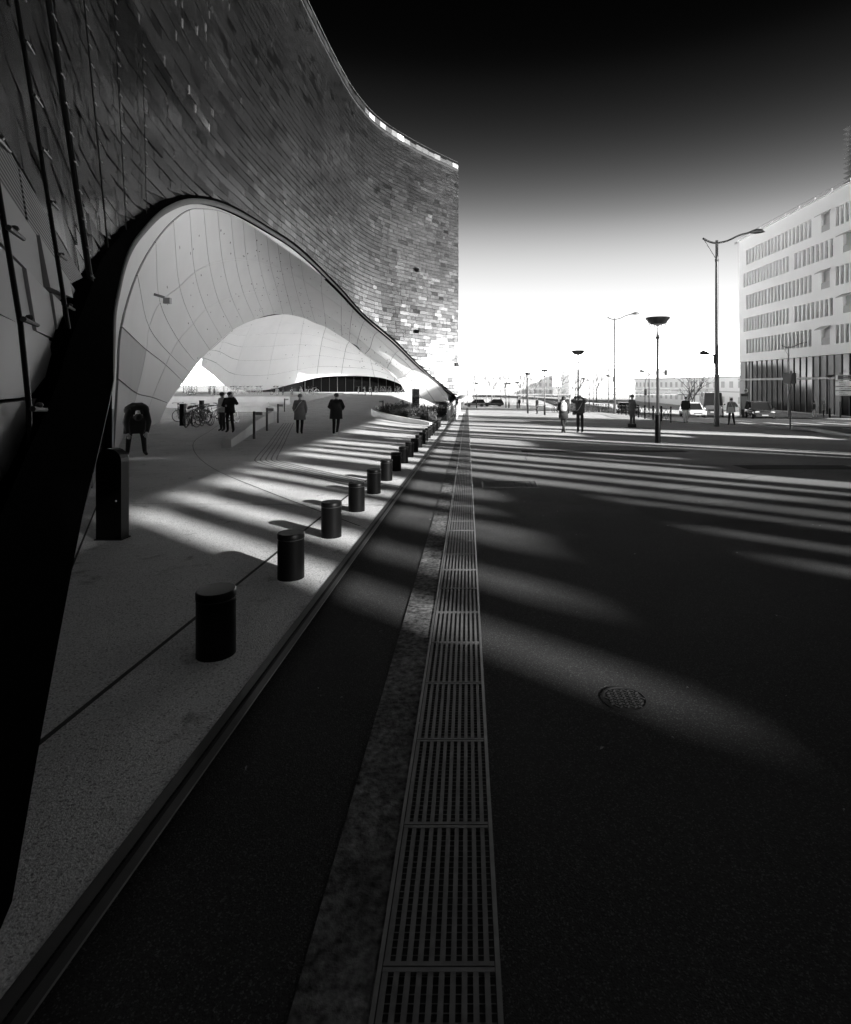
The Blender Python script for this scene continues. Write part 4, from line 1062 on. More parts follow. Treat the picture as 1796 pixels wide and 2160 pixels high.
def bag_strap(e, P, k):
    c = MB(); pts = [P['neckb']+Vector((.10, -.05, -.03)), P['chest']+Vector((.0, -.18, .0)), P['waist']+Vector((-.13, -.17, -.02)), P['pelvis']+Vector((-.24, -.02, .05))]
    c.tube(catmull(pts, 4), .012, 5); c.build('strap', 'cloth_light', e)
def backpack(e, P, k):
    c = MB(); ch_ = P['chest']; rr = []
    for y_, s_ in ((-.14, .92), (-.17, 1.0), (-.25, .96), (-.285, .72)):
        rr.append([ch_+Vector((.145*s_*(abs(math.cos(a))**.6)*(1 if math.cos(a) > 0 else -1), y_, -.04+.21*s_*(abs(math.sin(a))**.6)*(1 if math.sin(a) > 0 else -1))) for a in [2*math.pi*i/16 for i in range(16)]])
    c.rings(rr); b_ = c.build('backpack', 'cloth_light', e, smooth=True)
    c = MB(); p = ch_+Vector((.06, -.29, -.12)); c.ell(p, (.022, .01, .022), 8, 5); c.build('badge', 'cloth_dark', b_)
    c = MB(); c.box(ch_.x-.1, ch_.x+.1, ch_.y-.295, ch_.y-.282, ch_.z-.02, ch_.z-.012); c.build('zip', 'cloth_mid', b_)
    for s_ in (-1, 1):
        c = MB(); c.tube(catmull([ch_+Vector((.08*s_, -.15, .14)), ch_+Vector((.1*s_, -.02, .17)), ch_+Vector((.12*s_, .14, .05))], 4), .018, 6); c.build('strap', 'cloth_light', e)
def zp(x, y, left=True): return gz(x, y)+(.012 if x < -1.3 else 0)
# bending person by the arch leg
def scarf(e, P, k):
    c = MB(); c.loft([(P['pelvis'].x+.06, P['pelvis'].y+.10, z, rx, .13) for z, rx in ((.98, .10), (.7, .12), (.4, .12), (.2, .10))], 12); c.build('bag', 'cloth_black', e, smooth=True)
person((-8.9, 14.9, zp(-8.9, 14.9)), R(-145), 'person in a bulky black coat bending far forward beside the arch leg', 1.78, dict(
    pelvis=(0, -.20, .93), waist=(0, -.05, 1.13), chest=(0, .15, 1.24), neckb=(0, .34, 1.22), neckt=(0, .40, 1.17), headc=(0, .46, 1.10), headt=(0, .50, 1.02),
    hipL=(-.10, -.18, .88), kneeL=(-.17, -.12, .48), ankL=(-.20, -.14, .09), toeL=(-.24, .02, .035), hipR=(.10, -.18, .88), kneeR=(.17, -.10, .48), ankR=(.20, -.12, .09), toeR=(.25, .03, .035),
    shL=(-.19, .25, 1.2), elL=(-.25, .34, .92), wrL=(-.2, .40, .66), shR=(.19, .25, 1.2), elR=(.26, .34, .92), wrR=(.22, .42, .64)), coat='cloth_black', hem=.60, thick=1.3, hair=None, hat=('cloth_black', 'beanie'))
# man on the phone and his companion behind him
person((-10.3, 24.0, zp(-10.3, 24.0)), R(175), 'man in black clothes with a raised arm holding a phone to his ear', 1.80, dict(
    elL=(-.34, .06, 1.22), wrL=(-.20, .14, 1.50), elR=(.27, .04, 1.13), wrR=(.08, .20, 1.13), kneeL=(-.13, .04, .49), ankL=(-.16, .0, .09), toeL=(-.19, .14, .035)), coat='cloth_black', hem=.82)
person((-10.95, 24.75, zp(-10.95, 24.75)), R(150), 'person in a light jacket standing close behind the man on the phone', 1.76, dict(elL=(-.25, .02, 1.14), wrL=(-.12, .2, 1.1)), top='cloth_grey', coat='cloth_light', bottom='cloth_dark', hem=.85, hat=('cloth_dark', 'cap'))
person((-7.05, 23.3, zp(-7.05, 23.3)), R(4), 'person in a long grey coat and hat walking away with a shoulder strap', 1.70, dict(kneeR=(.10, -.02, .49), ankR=(.11, -.20, .13), toeR=(.12, -.13, .03), elL=(-.26, -.02, 1.12), wrL=(-.22, .1, .92), elR=(.26, -.02, 1.12), wrR=(.22, .12, .92)),
       coat='cloth_grey', hem=.62, bottom='cloth_black', hat=('cloth_grey', 'beanie'), hair=None, thick=1.12, extras=bag_strap, shoe='shoe')
person((-5.43, 22.9, zp(-5.43, 22.9)), R(-5), 'person in a bulky black coat walking up toward the entrance', 1.78, dict(kneeR=(.09, -.03, .49), ankR=(.10, -.22, .15), toeR=(.10, -.16, .03), elL=(-.30, .0, 1.16), wrL=(-.2, .16, 1.06), elR=(.30, .0, 1.16), wrR=(.2, .16, 1.06)), coat='cloth_black', hem=.68, thick=1.2, shoe='shoe_white')
person((4.36, 25.2, zp(4.36, 25.2)), R(-8), 'woman in a dark coat with a white backpack, legs crossed', 1.68, dict(kneeL=(-.045, .02, .49), ankL=(.04, -.03, .09), toeL=(.07, .1, .035), kneeR=(.045, .05, .49), ankR=(-.05, .06, .09), toeR=(-.09, .18, .035), elL=(-.24, .05, 1.15), wrL=(-.12, .22, 1.1), elR=(.25, .03, 1.13), wrR=(.2, .18, .95)), coat='cloth_dark', hem=.70, hat=('cloth_black', 'beanie'), hair='hair', extras=backpack)
def camera_prop(e, P, k):
    c = MB(); m_ = (P['wrL']+P['wrR'])/2+Vector((-.05, .10, .04)); c.box(m_.x-.14, m_.x+.05, m_.y-.04, m_.y+.04, m_.z-.05, m_.z+.05); c.tube([m_, m_+Vector((0, .14, 0))], .035, 10); c.build('camera', 'cloth_black', e)
    bag_strap(e, P, k)
    c = MB(); p = P['pelvis']+Vector((-.27, -.03, .02)); c.box(p.x-.07, p.x+.05, p.y-.1, p.y+.1, p.z-.12, p.z+.08); c.build('shoulder_bag', 'cloth_black', e)
person((5.17, 25.5, zp(5.17, 25.5)), R(6), 'man taking a photograph with both elbows raised', 1.76, dict(elL=(-.36, .06, 1.46), wrL=(-.14, .2, 1.57), elR=(.36, .06, 1.48), wrR=(.12, .18, 1.60), headc=(0, .05, 1.60)), top='cloth_mid', coat='cloth_mid', hem=.90, bottom='cloth_black', hat=None, hair='hair', shoe='shoe_white', extras=camera_prop)
person((9.24, 31.2, zp(9.24, 31.2)), R(-75), 'man in a cap standing with folded arms beside a small box', 1.82, dict(elL=(-.26, .06, 1.15), wrL=(-.02, .22, 1.2), elR=(.26, .06, 1.15), wrR=(.04, .24, 1.15), ankR=(.10, .06, .09), toeR=(.11, .21, .035), kneeR=(.1, .06, .49)), top='cloth_mid', coat='cloth_mid', hem=.72, bottom='denim', hat=('cloth_mid', 'cap'), hair=None)
bx = empty('box', (9.1, 30.7, gz(9.1, 30.7)), label='small dark box on the ground at the feet of the man in a cap', cat='box'); c = MB(); c.box(-.2, .2, -.14, .14, 0, .17); c.build('case', 'cloth_dark', bx); c = MB(); c.box(-.205, .205, -.145, .145, .172, .20); c.build('lid', 'cloth_mid', bx)
person((14.0, 35.6, zp(14, 35.6)), R(172), 'man in a dark jacket and light trousers walking in front of the white car', 1.74, dict(kneeL=(-.09, .12, .52), ankL=(-.09, -.02, .14), toeL=(-.1, .1, .06), kneeR=(.09, .0, .49), ankR=(.1, .06, .09), elL=(-.25, -.06, 1.14), wrL=(-.22, .1, .95)), top='cloth_black', coat='cloth_black', hem=.88, bottom='cloth_light', hair='hair')
def tote(e, P, k):
    c = MB(); p = P['waist']+Vector((-.10, -.22, -.06)); c.mesh([(p.x+x, p.y+y, p.z+z) for y in (-.05, .05) for x, z in ((-.17, -.22), (.17, -.22), (.15, .12), (-.13, .12))], [(0, 1, 2, 3), (7, 6, 5, 4), (0, 4, 5, 1), (1, 5, 6, 2), (2, 6, 7, 3), (3, 7, 4, 0)]); c.build('tote_bag', 'cloth_light', e)
    c = MB(); c.tube([p+Vector((-.12, 0, .15)), p+Vector((-.02, .05, .42)), p+Vector((.1, 0, .15))], .012, 5); c.build('handle', 'cloth_light', e)
person((15.7, 33.0, zp(15.7, 33.0)), R(-10), 'woman crossing with a white tote bag on her back and a raised arm', 1.64, dict(elR=(.33, .02, 1.22), wrR=(.22, .2, 1.38), kneeL=(-.13, .0, .47), ankL=(-.17, -.03, .09), toeL=(-.2, .1, .035), kneeR=(.13, .04, .47), ankR=(.19, .02, .1), toeR=(.24, .14, .04)), top='cloth_grey', bottom='cloth_black', coat='cloth_grey', hem=.84, thick=1.1, shoe='shoe', extras=tote)
person((8.65, 93., zp(8.65, 93)), R(30), 'distant dark figure standing beside far cone headed lamps', 1.76, coat='cloth_black', hem=.8)
person((7.2, 57.5, zp(7.2, 57.5)), R(100), 'distant pedestrian in dark clothes beside a plaza lamp post', 1.74, coat='cloth_dark', hem=.8)
person((35.6, 57., gz(35.6, 57)), R(80), 'pedestrian in light trousers striding along the office plinth', 1.72, dict(kneeL=(-.09, .2, .5), ankL=(-.09, .12, .09), toeL=(-.1, .26, .035), kneeR=(.09, -.1, .5), ankR=(.09, -.3, .12), toeR=(.1, -.2, .03)), bottom='cloth_light', coat='cloth_dark', hem=.85)
person((36.6, 57., gz(36.6, 57)), R(60), 'pedestrian in a grey jacket beside the dark doorway of the office', 1.74, coat='cloth_grey', hem=.8)

# ------------------------------------------------------------------ bicycles
def make_bike(m='bike_paint', wheel_m='rubber'):
    e = empty('bicycle')
    def wheel(x):
        c = MB(); c.tube([(x+.335*math.cos(a), 0, .345+.335*math.sin(a)) for a in [2*math.pi*k/24 for k in range(24)]], .018, 6, closed=True); w_ = c.build('wheel', wheel_m, e)
        c = MB(); c.tube([(x+.312*math.cos(a), 0, .345+.312*math.sin(a)) for a in [2*math.pi*k/24 for k in range(24)]], .008, 5, closed=True)
        for k in range(12):
            a = 2*math.pi*k/12; c.tube([(x, .02*(-1)**k, .345), (x+.31*math.cos(a), 0, .345+.31*math.sin(a))], .0018, 3, cap=False)
        c.tube([(x, -.05, .345), (x, .05, .345)], .02, 6); c.build('rim', 'chrome', w_)
    wheel(-.52); wheel(.55)
    c = MB(); BBp = (-.06, 0, .30); ST = (-.20, 0, .80); HT = (.36, 0, .86); HB = (.40, 0, .70)
    for a, b_, r_ in ((BBp, ST, .016), (BBp, HB, .019), (ST, HT, .016), (HT, HB, .02), (BBp, (-.52, .05, .345), .010), (BBp, (-.52, -.05, .345), .010), (ST, (-.52, .05, .345), .008), (ST, (-.52, -.05, .345), .008)): c.tube([a, b_], r_, 6)
    c.build('frame', m, e)
    c = MB()
    for s_ in (-.05, .05): c.tube([HB, (.43, s_, .64), (.55, s_, .345)], .011, 5)
    c.build('fork', m, e)
    c = MB(); c.tube([HT, (.33, 0, .98)], .014, 6); c.tube([(.22, -.29, 1.0), (.33, -.2, 1.01), (.36, 0, .99), (.33, .2, 1.01), (.22, .29, 1.0)], .012, 6); hb = c.build('handlebar', 'dark_steel', e)
    for s_ in (-1, 1): c = MB(); c.tube([(.27, .24*s_, 1.003), (.18, .315*s_, .998)], .018, 6); c.build('grip', 'rubber', hb)
    c = MB(); c.tube([ST, (-.235, 0, .92)], .013, 6); c.loft([(0, 0, 0, .01, .01)], 4) if False else None; c.build('seat_post', 'chrome', e)
    c = MB(); c.rings([[(-.37+.30*t, w_*math.cos(a), .94+.035*math.sin(a)+.01*t) for a in [2*math.pi*k/8 for k in range(8)]] for t, w_ in ((0, .03), (.12, .075), (.4, .07), (.7, .03), (1, .018))]); c.build('saddle', 'rubber', e)
    c = MB(); c.tube([(-.06, -.06, .30), (-.06, .06, .30)], .03, 8); c.tube([(-.06, .07, .30), (.08, .08, .20)], .009, 5); c.tube([(-.06, -.07, .30), (-.2, -.08, .40)], .009, 5); c.box(.04, .14, .07, .15, .19, .21); c.box(-.25, -.16, -.15, -.07, .39, .41); c.build('crank', 'dark_steel', e)
    c = MB(); c.box(-.72, -.38, -.07, .07, .74, .755); c.tube([(-.68, .06, .74), (-.53, .06, .36)], .006, 4); c.tube([(-.68, -.06, .74), (-.53, -.06, .36)], .006, 4); c.build('rack', 'dark_steel', e)
    return e
bk = make_bike(); bk2 = make_bike('bike_white', 'bike_white')
first = {id(bk): True, id(bk2): True}
def place_bike(src, x, y, z, rz, label, group, lean_=0.):
    if first[id(src)]: o = src; first[id(src)] = False
    else: o = copy_tree(src)
    o.location = (x, y, z); o.rotation_euler = (lean_, 0, rz); tag(o, label, 'bicycle', group)
g1 = 'bicycles locked to posts under the arch'
for x, y, a, lb in ((-13.7, 27.3, 100, 'dark bicycle leaning on the thick rack post under the arch'), (-13.2, 27.7, 80, 'dark bicycle with its front wheel toward the plaza, beside the rack post'), (-14.3, 29.1, 60, 'dark bicycle half hidden behind the rack post'), (-15.3, 33.0, 15, 'dark bicycle side on by the second rack post'), (-13.9, 30.5, 5, 'dark bicycle standing behind the man on the phone'), (-12.9, 30.3, 85, 'dark bicycle seen between the phone man and the rack'), (-17.6, 33.8, 120, 'dark bicycle whose wheel shows past the arch foot'), (-13.2, 29.6, 110, 'dark bicycle at the back of the rack cluster'), (-14.0, 28.2, 85, 'dark bicycle squeezed against the thick rack post'), (-13.45, 28.5, 95, 'dark bicycle in the middle of the rack cluster'), (-14.7, 30.4, 70, 'dark bicycle between the two rack posts'), (-15.9, 31.6, 40, 'dark bicycle turned toward the second rack post')):
    place_bike(bk, x, y, zp(x, y), R(a), lb, g1, R(random.uniform(-6, 6)))
for x, y, lb in ((-14.55, 28.3, 'thick dark rack post among the locked bicycles'), (-16.6, 34.6, 'dark rack post beside the side on bicycle')):
    e = empty('rack_post', (x, y, zp(x, y)), label=lb, cat='post'); c = MB(); c.box(-.11, .11, -.11, .11, -.05, 1.1); c.build('post', 'black_steel', e); c = MB(); c.box(-.12, .12, -.12, .12, 1.1, 1.13); c.build('cap', 'dark_steel', e)
r5 = random.Random(9)
for i in range(20):
    x = -33.5+i*.86+r5.uniform(-.2, .2); y = 63+r5.uniform(-1.5, 2.5); dark = r5.random() < .6 and not (7 < i < 13)
    place_bike(bk if dark else bk2, x, y, .36, R(r5.uniform(55, 125)), 'dark bicycle parked in the long row on the terrace' if dark else 'pale bicycle parked in the long row on the terrace', 'bicycles parked along the terrace', R(r5.uniform(-8, 8)))
for i in range(9):
    x = -15.6+i*.75; y = 80+r5.uniform(-1, 1); place_bike(bk, x, y, gz(x, y)+.02+.9*ss(48, 84, y)*(1-ss(-10, -7.7, x)), R(r5.uniform(60, 120)), 'dark bicycle parked in the row before the dark entrance', 'bicycles parked before the entrance', R(r5.uniform(-6, 6)))
for i in range(22):
    x = 10.2+i*.36+r5.uniform(-.1, .1); y = 63.5+i*.35+r5.uniform(-1, 1); place_bike(bk, x, y, gz(x, y), R(r5.uniform(60, 120)), 'dark bicycle parked at the far edge of the plaza', 'bicycles parked at the plaza edge', R(r5.uniform(-6, 6)))
# mesh fence at the far end of the passage
fe = empty('mesh_fence', (-40, 78, .2), label='tall framed fence seen in the sky gap under the arch', cat='fence')
for i in range(6):
    c = MB(); c.box(i*1.9-.04, i*1.9+.04, -.04, .04, -.3, 3.4); c.build('post', 'far_grey', fe)
for k, z in enumerate((.25, 1.4, 3.38)):
    c = MB(); c.bar((0, 0, z), (9.5, 0, z), .05, .05); c.build('rail', 'far_grey', fe)

# ------------------------------------------------------------------ barriers along the road
def barrier(p, q, label):
    e = empty('barrier', (p[0], p[1], gz(*p)), label=label, cat='barrier', group='crossed bar barriers along the kerb')
    d = Vector((q[0]-p[0], q[1]-p[1], gz(*q)-gz(*p)))
    for t in (0, .93):
        a = d*t; c = MB(); c.lathe([(.045, -.05), (.045, .98), (.06, 1.0), (.05, 1.06), (.0, 1.08)], 8, (a.x, a.y)); c.v = [(x, y, z+a.z) for x, y, z in c.v]; c.build('post', 'black_steel', e)
    for z, w_ in ((.92, .04), (.12, .03)):
        c = MB(); c.bar(Vector((0, 0, z)), d*.93+Vector((0, 0, z)), w_, w_); c.build('rail', 'black_steel' if z < .5 else 'dark_steel', e)
    for k in range(2):
        a = d*(.465*k); b_ = d*(.465*(k+1)); z0 = Vector((0, 0, .12)); z1 = Vector((0, 0, .92))
        c = MB(); c.bar(a+z0, b_+z1, .025, .025); c.build('cross_bar', 'black_steel', e); c = MB(); c.bar(a+z1+Vector((.01, 0, 0)), b_+z0+Vector((.01, 0, 0)), .025, .025); c.build('cross_bar', 'black_steel', e)
bpts = [(13.45, 36.7), (13.7, 39.3), (14.0, 41.9), (14.2, 44.5), (14.5, 47.1), (14.9, 49.7), (15.3, 52.3), (15.7, 55), (16.0, 57.6), (16.3, 60)]
for p, q in zip(bpts, bpts[1:]): barrier(p, q, 'dark metal barrier with crossed bars in the run along the road')

# ------------------------------------------------------------------ vehicles
def rrect(w, h, cz, n=16, p=.35):
    o = []
    for k in range(n):
        a = 2*math.pi*(k+.5)/n; c_, s_ = math.cos(a), math.sin(a)
        o.append((w*(abs(c_)**p)*(1 if c_ > 0 else -1), cz+h*(abs(s_)**p)*(1 if s_ > 0 else -1)))
    return o
def vehicle(name, loc, rz, label, cat, L, Wd, H, paint, hood=.3, boxy=False, belt=.55):
    e = empty(name, loc, rz, label, cat); w = Wd/2
    c = MB(); hb = H*belt; z0 = .22
    ends = [(-L/2, .72, .62), (-L/2+.12, .93, .9), (-L/2+.5, 1, 1), (0, 1, 1), (L/2-.7, .99, .97 if not boxy else 1), (L/2-.2, .93, .86 if not boxy else 1), (L/2, .78, .60 if not boxy else .92)]
    c.rings([[(x, y, z) for x, z in rrect(w*sx, (hb-z0)/2*sz, z0+(hb-z0)/2*(sz*.5+.5))] for y, sx, sz in ends]); c.build('body', paint, e, smooth='auto')
    yb, yf = -L/2+(.15 if not boxy else .05), L/2-(L*hood if not boxy else .12)
    rake = .75 if not boxy else .18
    def gh(inset, zt, zb):
        return [[(x*(1-inset), y, z) for x, z in ((-w*.93, zb), (w*.93, zb), (w*t_, zt_), (-w*t_, zt_))] for y, t_, zt_ in ((yb, .80, zb+.02), (yb+.35, .78, zt), (yf-rake, .78, zt), (yf, .84, zb+.02))]
    c = MB(); c.rings(gh(0, H-.05, hb-.03)); c.build('cabin_glass', 'dark_glass', e)
    c = MB(); zt = H
    c.rings([[(x, y, z) for x, z in rrect(w*.77, .035, H-.035)] for y in (yb+.3, (yb+yf)/2, yf-rake+.05)]); c.build('roof', paint, e, smooth='auto')
    for s_ in (-1, 1):
        for (ya, za, yc, zc) in ((yf, hb-.02, yf-rake, H-.05), (yb, hb-.02, yb+.35, H-.05), ((yb+yf)/2, hb-.02, (yb+yf)/2, H-.05)):
            c = MB(); c.bar((s_*w*.89, ya, za), (s_*w*.785, yc, zc), .06, .08); c.build('pillar', paint, e)
        c = MB(); c.ell((s_*(w+.08), yf-.15, hb+.08), (.10, .05, .08), 8, 6); c.build('mirror', paint, e, smooth=True)
        c = MB(); c.rings([[(s_*w*.70+.20*math.cos(a)*k, L/2-.06-.02*k, hb*.80+.075*math.sin(a)*k) for a in [2*math.pi*i/10 for i in range(10)]] for k in (1, .9, .2)][::-1]); c.v = [(x, y+.06, z) for x, y, z in c.v]; c.build('headlight', 'headlight', e)
        c = MB(); c.box(s_*w*.72-.1, s_*w*.72+.1, -L/2-.02, -L/2+.05, hb*.75, hb*.93); c.build('tail_light', 'cast_iron', e)
        for yw in (-L*.30, L*.31):
            c = MB(); R_ = .31 if not boxy else .36
            c.rings([[(s_*(w-.06)+x, yw+r_*math.cos(a), R_+r_*math.sin(a)) for a in [2*math.pi*i/16 for i in range(16)]] for x, r_ in ((-.11, R_*.9), (-.1, R_), (.08, R_), (.09, R_*.85))]); wh = c.build('wheel', 'rubber', e)
            c = MB(); c.rings([[(s_*(w-.06)+s_*x, yw+r_*math.cos(a), R_+r_*math.sin(a)) for a in [2*math.pi*i/12 for i in range(12)]] for x, r_ in ((.095, R_*.62), (.105, R_*.58), (.10, .03))]); c.build('rim', 'galv', wh)
    c = MB(); c.box(-w*.45, w*.45, L/2-.03, L/2+.025, hb*.56, hb*.68); c.build('grille', 'cast_iron', e)
    c = MB(); c.box(-w*.8, w*.8, L/2-.12, L/2+.03, z0+.06, z0+.18); c.build('lower_grille', 'cast_iron', e)
    c = MB(); c.box(-.26, .26, L/2+.026, L/2+.04, hb*.42, hb*.53); c.build('number_plate', 'sign_white', e)
    return e
def rz_road(x, y): return gz(x, y)-.12
vehicle('car', (22.1, 54.5, rz_road(22.1, 54.5)), R(172), 'white hatchback driving toward the plaza in front of the grey van', 'car', 4.1, 1.76, 1.46, 'car_white')
van = vehicle('van', (27.0, 61.5, rz_road(27, 61.5)), R(160), 'large dark grey van waiting behind the white hatchback', 'van', 6.2, 2.1, 2.75, 'car_grey', boxy=True, belt=.52)
vehicle('car', (27.6, 52.5, rz_road(27.6, 52.5)), R(165), 'black car partly hidden behind the tall street mast', 'car', 4.4, 1.85, 1.62, 'car_dark')
for i, (x, y, m_, lb) in enumerate(((1.5, 112, 'car_grey', 'grey car parked below the footbridge near the corner'), (5.2, 113, 'car_dark', 'dark car parked below the footbridge'), (24.5, 84, 'car_dark', 'dark car queueing far up the road'), (27.5, 92, 'car_white', 'pale car queueing far up the road'), (21.5, 76, 'car_grey', 'grey car behind the barriers up the road'))):
    vehicle('car', (x, y, gz(x, y)-(.12 if x > 18 else 0)), R(170 if x > 10 else 95), lb, 'car', 4.2, 1.78, 1.5, m_)

# ------------------------------------------------------------------ signs
def text_mesh(s, size):
    cu = bpy.data.curves.new('t', 'FONT'); cu.body = s; cu.size = size; cu.extrude = .004
    o = bpy.data.objects.new('t', cu); COL.objects.link(o); dg = bpy.context.evaluated_depsgraph_get(); me = bpy.data.meshes.new_from_object(o.evaluated_get(dg)); bpy.data.objects.remove(o); bpy.data.curves.remove(cu); return me
def put_text(s, size, parent, x, y, z, m, name='lettering'):
    me = text_mesh(s, size); me.materials.clear(); me.materials.append(MATS[m]); o = bpy.data.objects.new(name, me); COL.objects.link(o); o.parent = parent; o.location = (x, y, z); o.rotation_euler = (R(90), 0, 0); return o
sx, sy = 36.3, 54.; sz_ = gz(sx, sy)
ds = empty('direction_sign', (sx, sy, sz_), label='stack of direction panels on a pale post at the office corner', cat='sign')
c = MB(); c.lathe([(.07, -.05), (.07, 2.48-sz_+.25)], 10); c.build('post', 'galv', ds); c = MB(); c.lathe([(.085, -.04), (.085, 1.6), (.075, 1.62)], 10); c.build('post_sleeve', 'cast_iron', ds)
for (za, zb, txt, black) in ((2.0, 2.48, ['METZ', 'NANCY'], True), (1.41, 1.87, ['BASTILLE', 'NATION'], False), (1.0, 1.32, ['GARE DE LYON'], False), (.48, .91, ['Faubourg', 'Saint-Antoine'], False)):
    c = MB(); c.box(-.55, 1.75, -.14, -.09, za-sz_, zb-sz_); pn = c.build('panel', 'sign_white', ds)
    if black: c = MB(); c.box(-.34, 1.72, -.146, -.1405, za-sz_+.03, zb-sz_-.03); c.build('panel_face', 'sign_black', pn)
    n = len(txt); h = (zb-za)
    for i, t_ in enumerate(txt):
        put_text(t_, h*(.36 if n == 2 else .52), pn, -.22 if not black else .2, -.152, zb-sz_-h*(.45+.4*i if n == 2 else .70), 'sign_white' if black else 'sign_black')
sg = empty('panel_sign', (17.1, 29.4, gz(17.1, 29.4)), label='pole with two square sign backs set like an open book', cat='sign')
c = MB(); c.tube([(0, 0, -.05), (.0, 0, 1.2), (.045, 0, 3.05)], .038, 8); c.build('pole', 'cast_iron', sg); c = MB(); c.tube([(-.02, .03, .9), (-.05, .03, 1.8), (.14, .04, 2.75)], .022, 6); c.build('brace', 'cast_iron', sg)
for s_ in (-1, 1):
    c = MB(); a = (.02, -.05); b_ = (s_*.36, .07 if s_ > 0 else .02)
    zs = 2.38; c.mesh([(a[0]+s_*.01, a[1], zs), (b_[0], b_[1], zs+.03), (b_[0], b_[1], zs+.55), (a[0]+s_*.01, a[1], zs+.52)]+[(a[0]+s_*.01, a[1]+.03, zs), (b_[0], b_[1]+.03, zs+.03), (b_[0], b_[1]+.03, zs+.55), (a[0]+s_*.01, a[1]+.03, zs+.52)], [(0, 1, 2, 3), (7, 6, 5, 4)]+[(i, i+4, (i+1) % 4+4, (i+1) % 4) for i in range(4)]); pn = c.build('sign_panel', 'sign_back', sg)
    for za in (zs-.005, zs+.515):
        c = MB(); c.bar((a[0]+s_*.01, a[1]-.006, za), (b_[0], b_[1]-.006, za+.03), .02, .03); c.build('edge', 'galv', pn)
rs = empty('round_sign', (33.6, 67, gz(33.6, 67)), label='round sign with a white bar on a slim post before the office', cat='sign')
c = MB(); c.lathe([(.04, -.05), (.04, 3.4)], 8); c.build('post', 'lamp_metal', rs)
c = MB(); c.rings([[(.26*math.cos(a), y, 3.15+.26*math.sin(a)) for a in [2*math.pi*k/20 for k in range(20)]] for y in (-.06, -.04)]); dk = c.build('disc', 'far_grey', rs)
c = MB(); c.box(-.17, .17, -.07, -.061, 3.1, 3.2); c.build('bar', 'sign_black', dk)
ad = empty('advert_totem', (32.9, 66, gz(32.9, 66)), label='dark framed totem standing beside the round sign', cat='totem')
c = MB(); c.box(-.42, .42, -.12, .12, .25, 2.7); c.build('case', 'cast_iron', ad); c = MB(); c.box(-.36, .36, -.13, -.121, .9, 2.45); c.build('panel', 'vault_dark', ad); c = MB(); c.box(-.3, .3, -.1, .1, -.05, .25); c.build('foot', 'cast_iron', ad); c = MB(); c.box(-.46, .46, -.15, .15, 2.7, 2.78); c.build('cap', 'cast_iron', ad)
lb_ = empty('litter_bin', (33.9, 62.5, gz(33.9, 62.5)), label='pale litter bag on a hoop stand at the far kerb', cat='bin')
c = MB(); c.lathe([(.18, .12), (.26, .3), (.25, .6), (.2, .86), (.22, .9)], 12); c.build('bag', 'far_grey', lb_, smooth=True); c = MB(); c.tube([(.23*math.cos(a), .23*math.sin(a), .9) for a in [2*math.pi*k/14 for k in range(14)]], .015, 5, closed=True); c.tube([(.0, .25, -.05), (0, .25, .9)], .025, 6); c.build('stand', 'cast_iron', lb_)
torch_lamp(37.4, 57.3, 'black cone headed lamp in front of the office doorway', small=True)
ts = empty('traffic_signal', (22.4, 70, gz(22.4, 70)-.0), label='traffic signal on a tall hooped pole above the barriers', cat='traffic light')
c = MB(); c.tube(catmull([(0, 0, -.05), (0, 0, 3.6), (.25, 0, 4.6), (1.0, 0, 5.1), (2.6, 0, 5.2)], 5), .05, 6); c.build('pole', 'lamp_metal_light', ts); c = MB(); c.box(-.14, .14, -.2, -.05, 2.3, 3.1); h_ = c.build('signal_head', 'cast_iron', ts)
for k in range(3): c = MB(); c.lathe([(.08, 0), (.07, .02), (.0, .03)], 10); c.v = [(x, -.2-z, 2.45+k*.25+y) for x, y, z in c.v]; c.build('lens', 'sign_back', h_)
c = MB(); c.box(2.45, 2.75, -.12, .06, 4.85, 5.5); c.build('hanging_head', 'cast_iron', ts)

# ------------------------------------------------------------------ far footbridge, trees, buildings
br = empty('footbridge', (14, 130, gz(14, 130)), label='long pale truss footbridge crossing the far end of the plaza', cat='bridge'); zb_ = 2.9-.75
c = MB(); c.bar((-26, 0, zb_), (60, 0, zb_), 2.4, .18); c.build('deck', 'bridge_steel', br)
for yy_ in (-1.2, 1.2):
    c = MB(); c.tube([(-26+i*4.3, yy_, zb_+1.15+.25*math.sin(math.pi*i/20)) for i in range(21)], .06, 5); c.build('top_chord', 'bridge_steel', br)
for i in range(58):
    x = -25+i*1.45; h = 1.15+.25*math.sin(math.pi*(i/58)); c = MB(); c.bar((x, -1.2, zb_), (x+1.45*(1 if i % 2 else -1)*.5+.72, -1.2, zb_+h), .07, .09); c.build('brace', 'bridge_steel', br)
for x in (-19, -9.5, -2, 10, 24, 38): c = MB(); c.lathe([(.22, -.1), (.2, zb_)], 8, (x, 0)); c.build('column', 'bridge_steel', br)
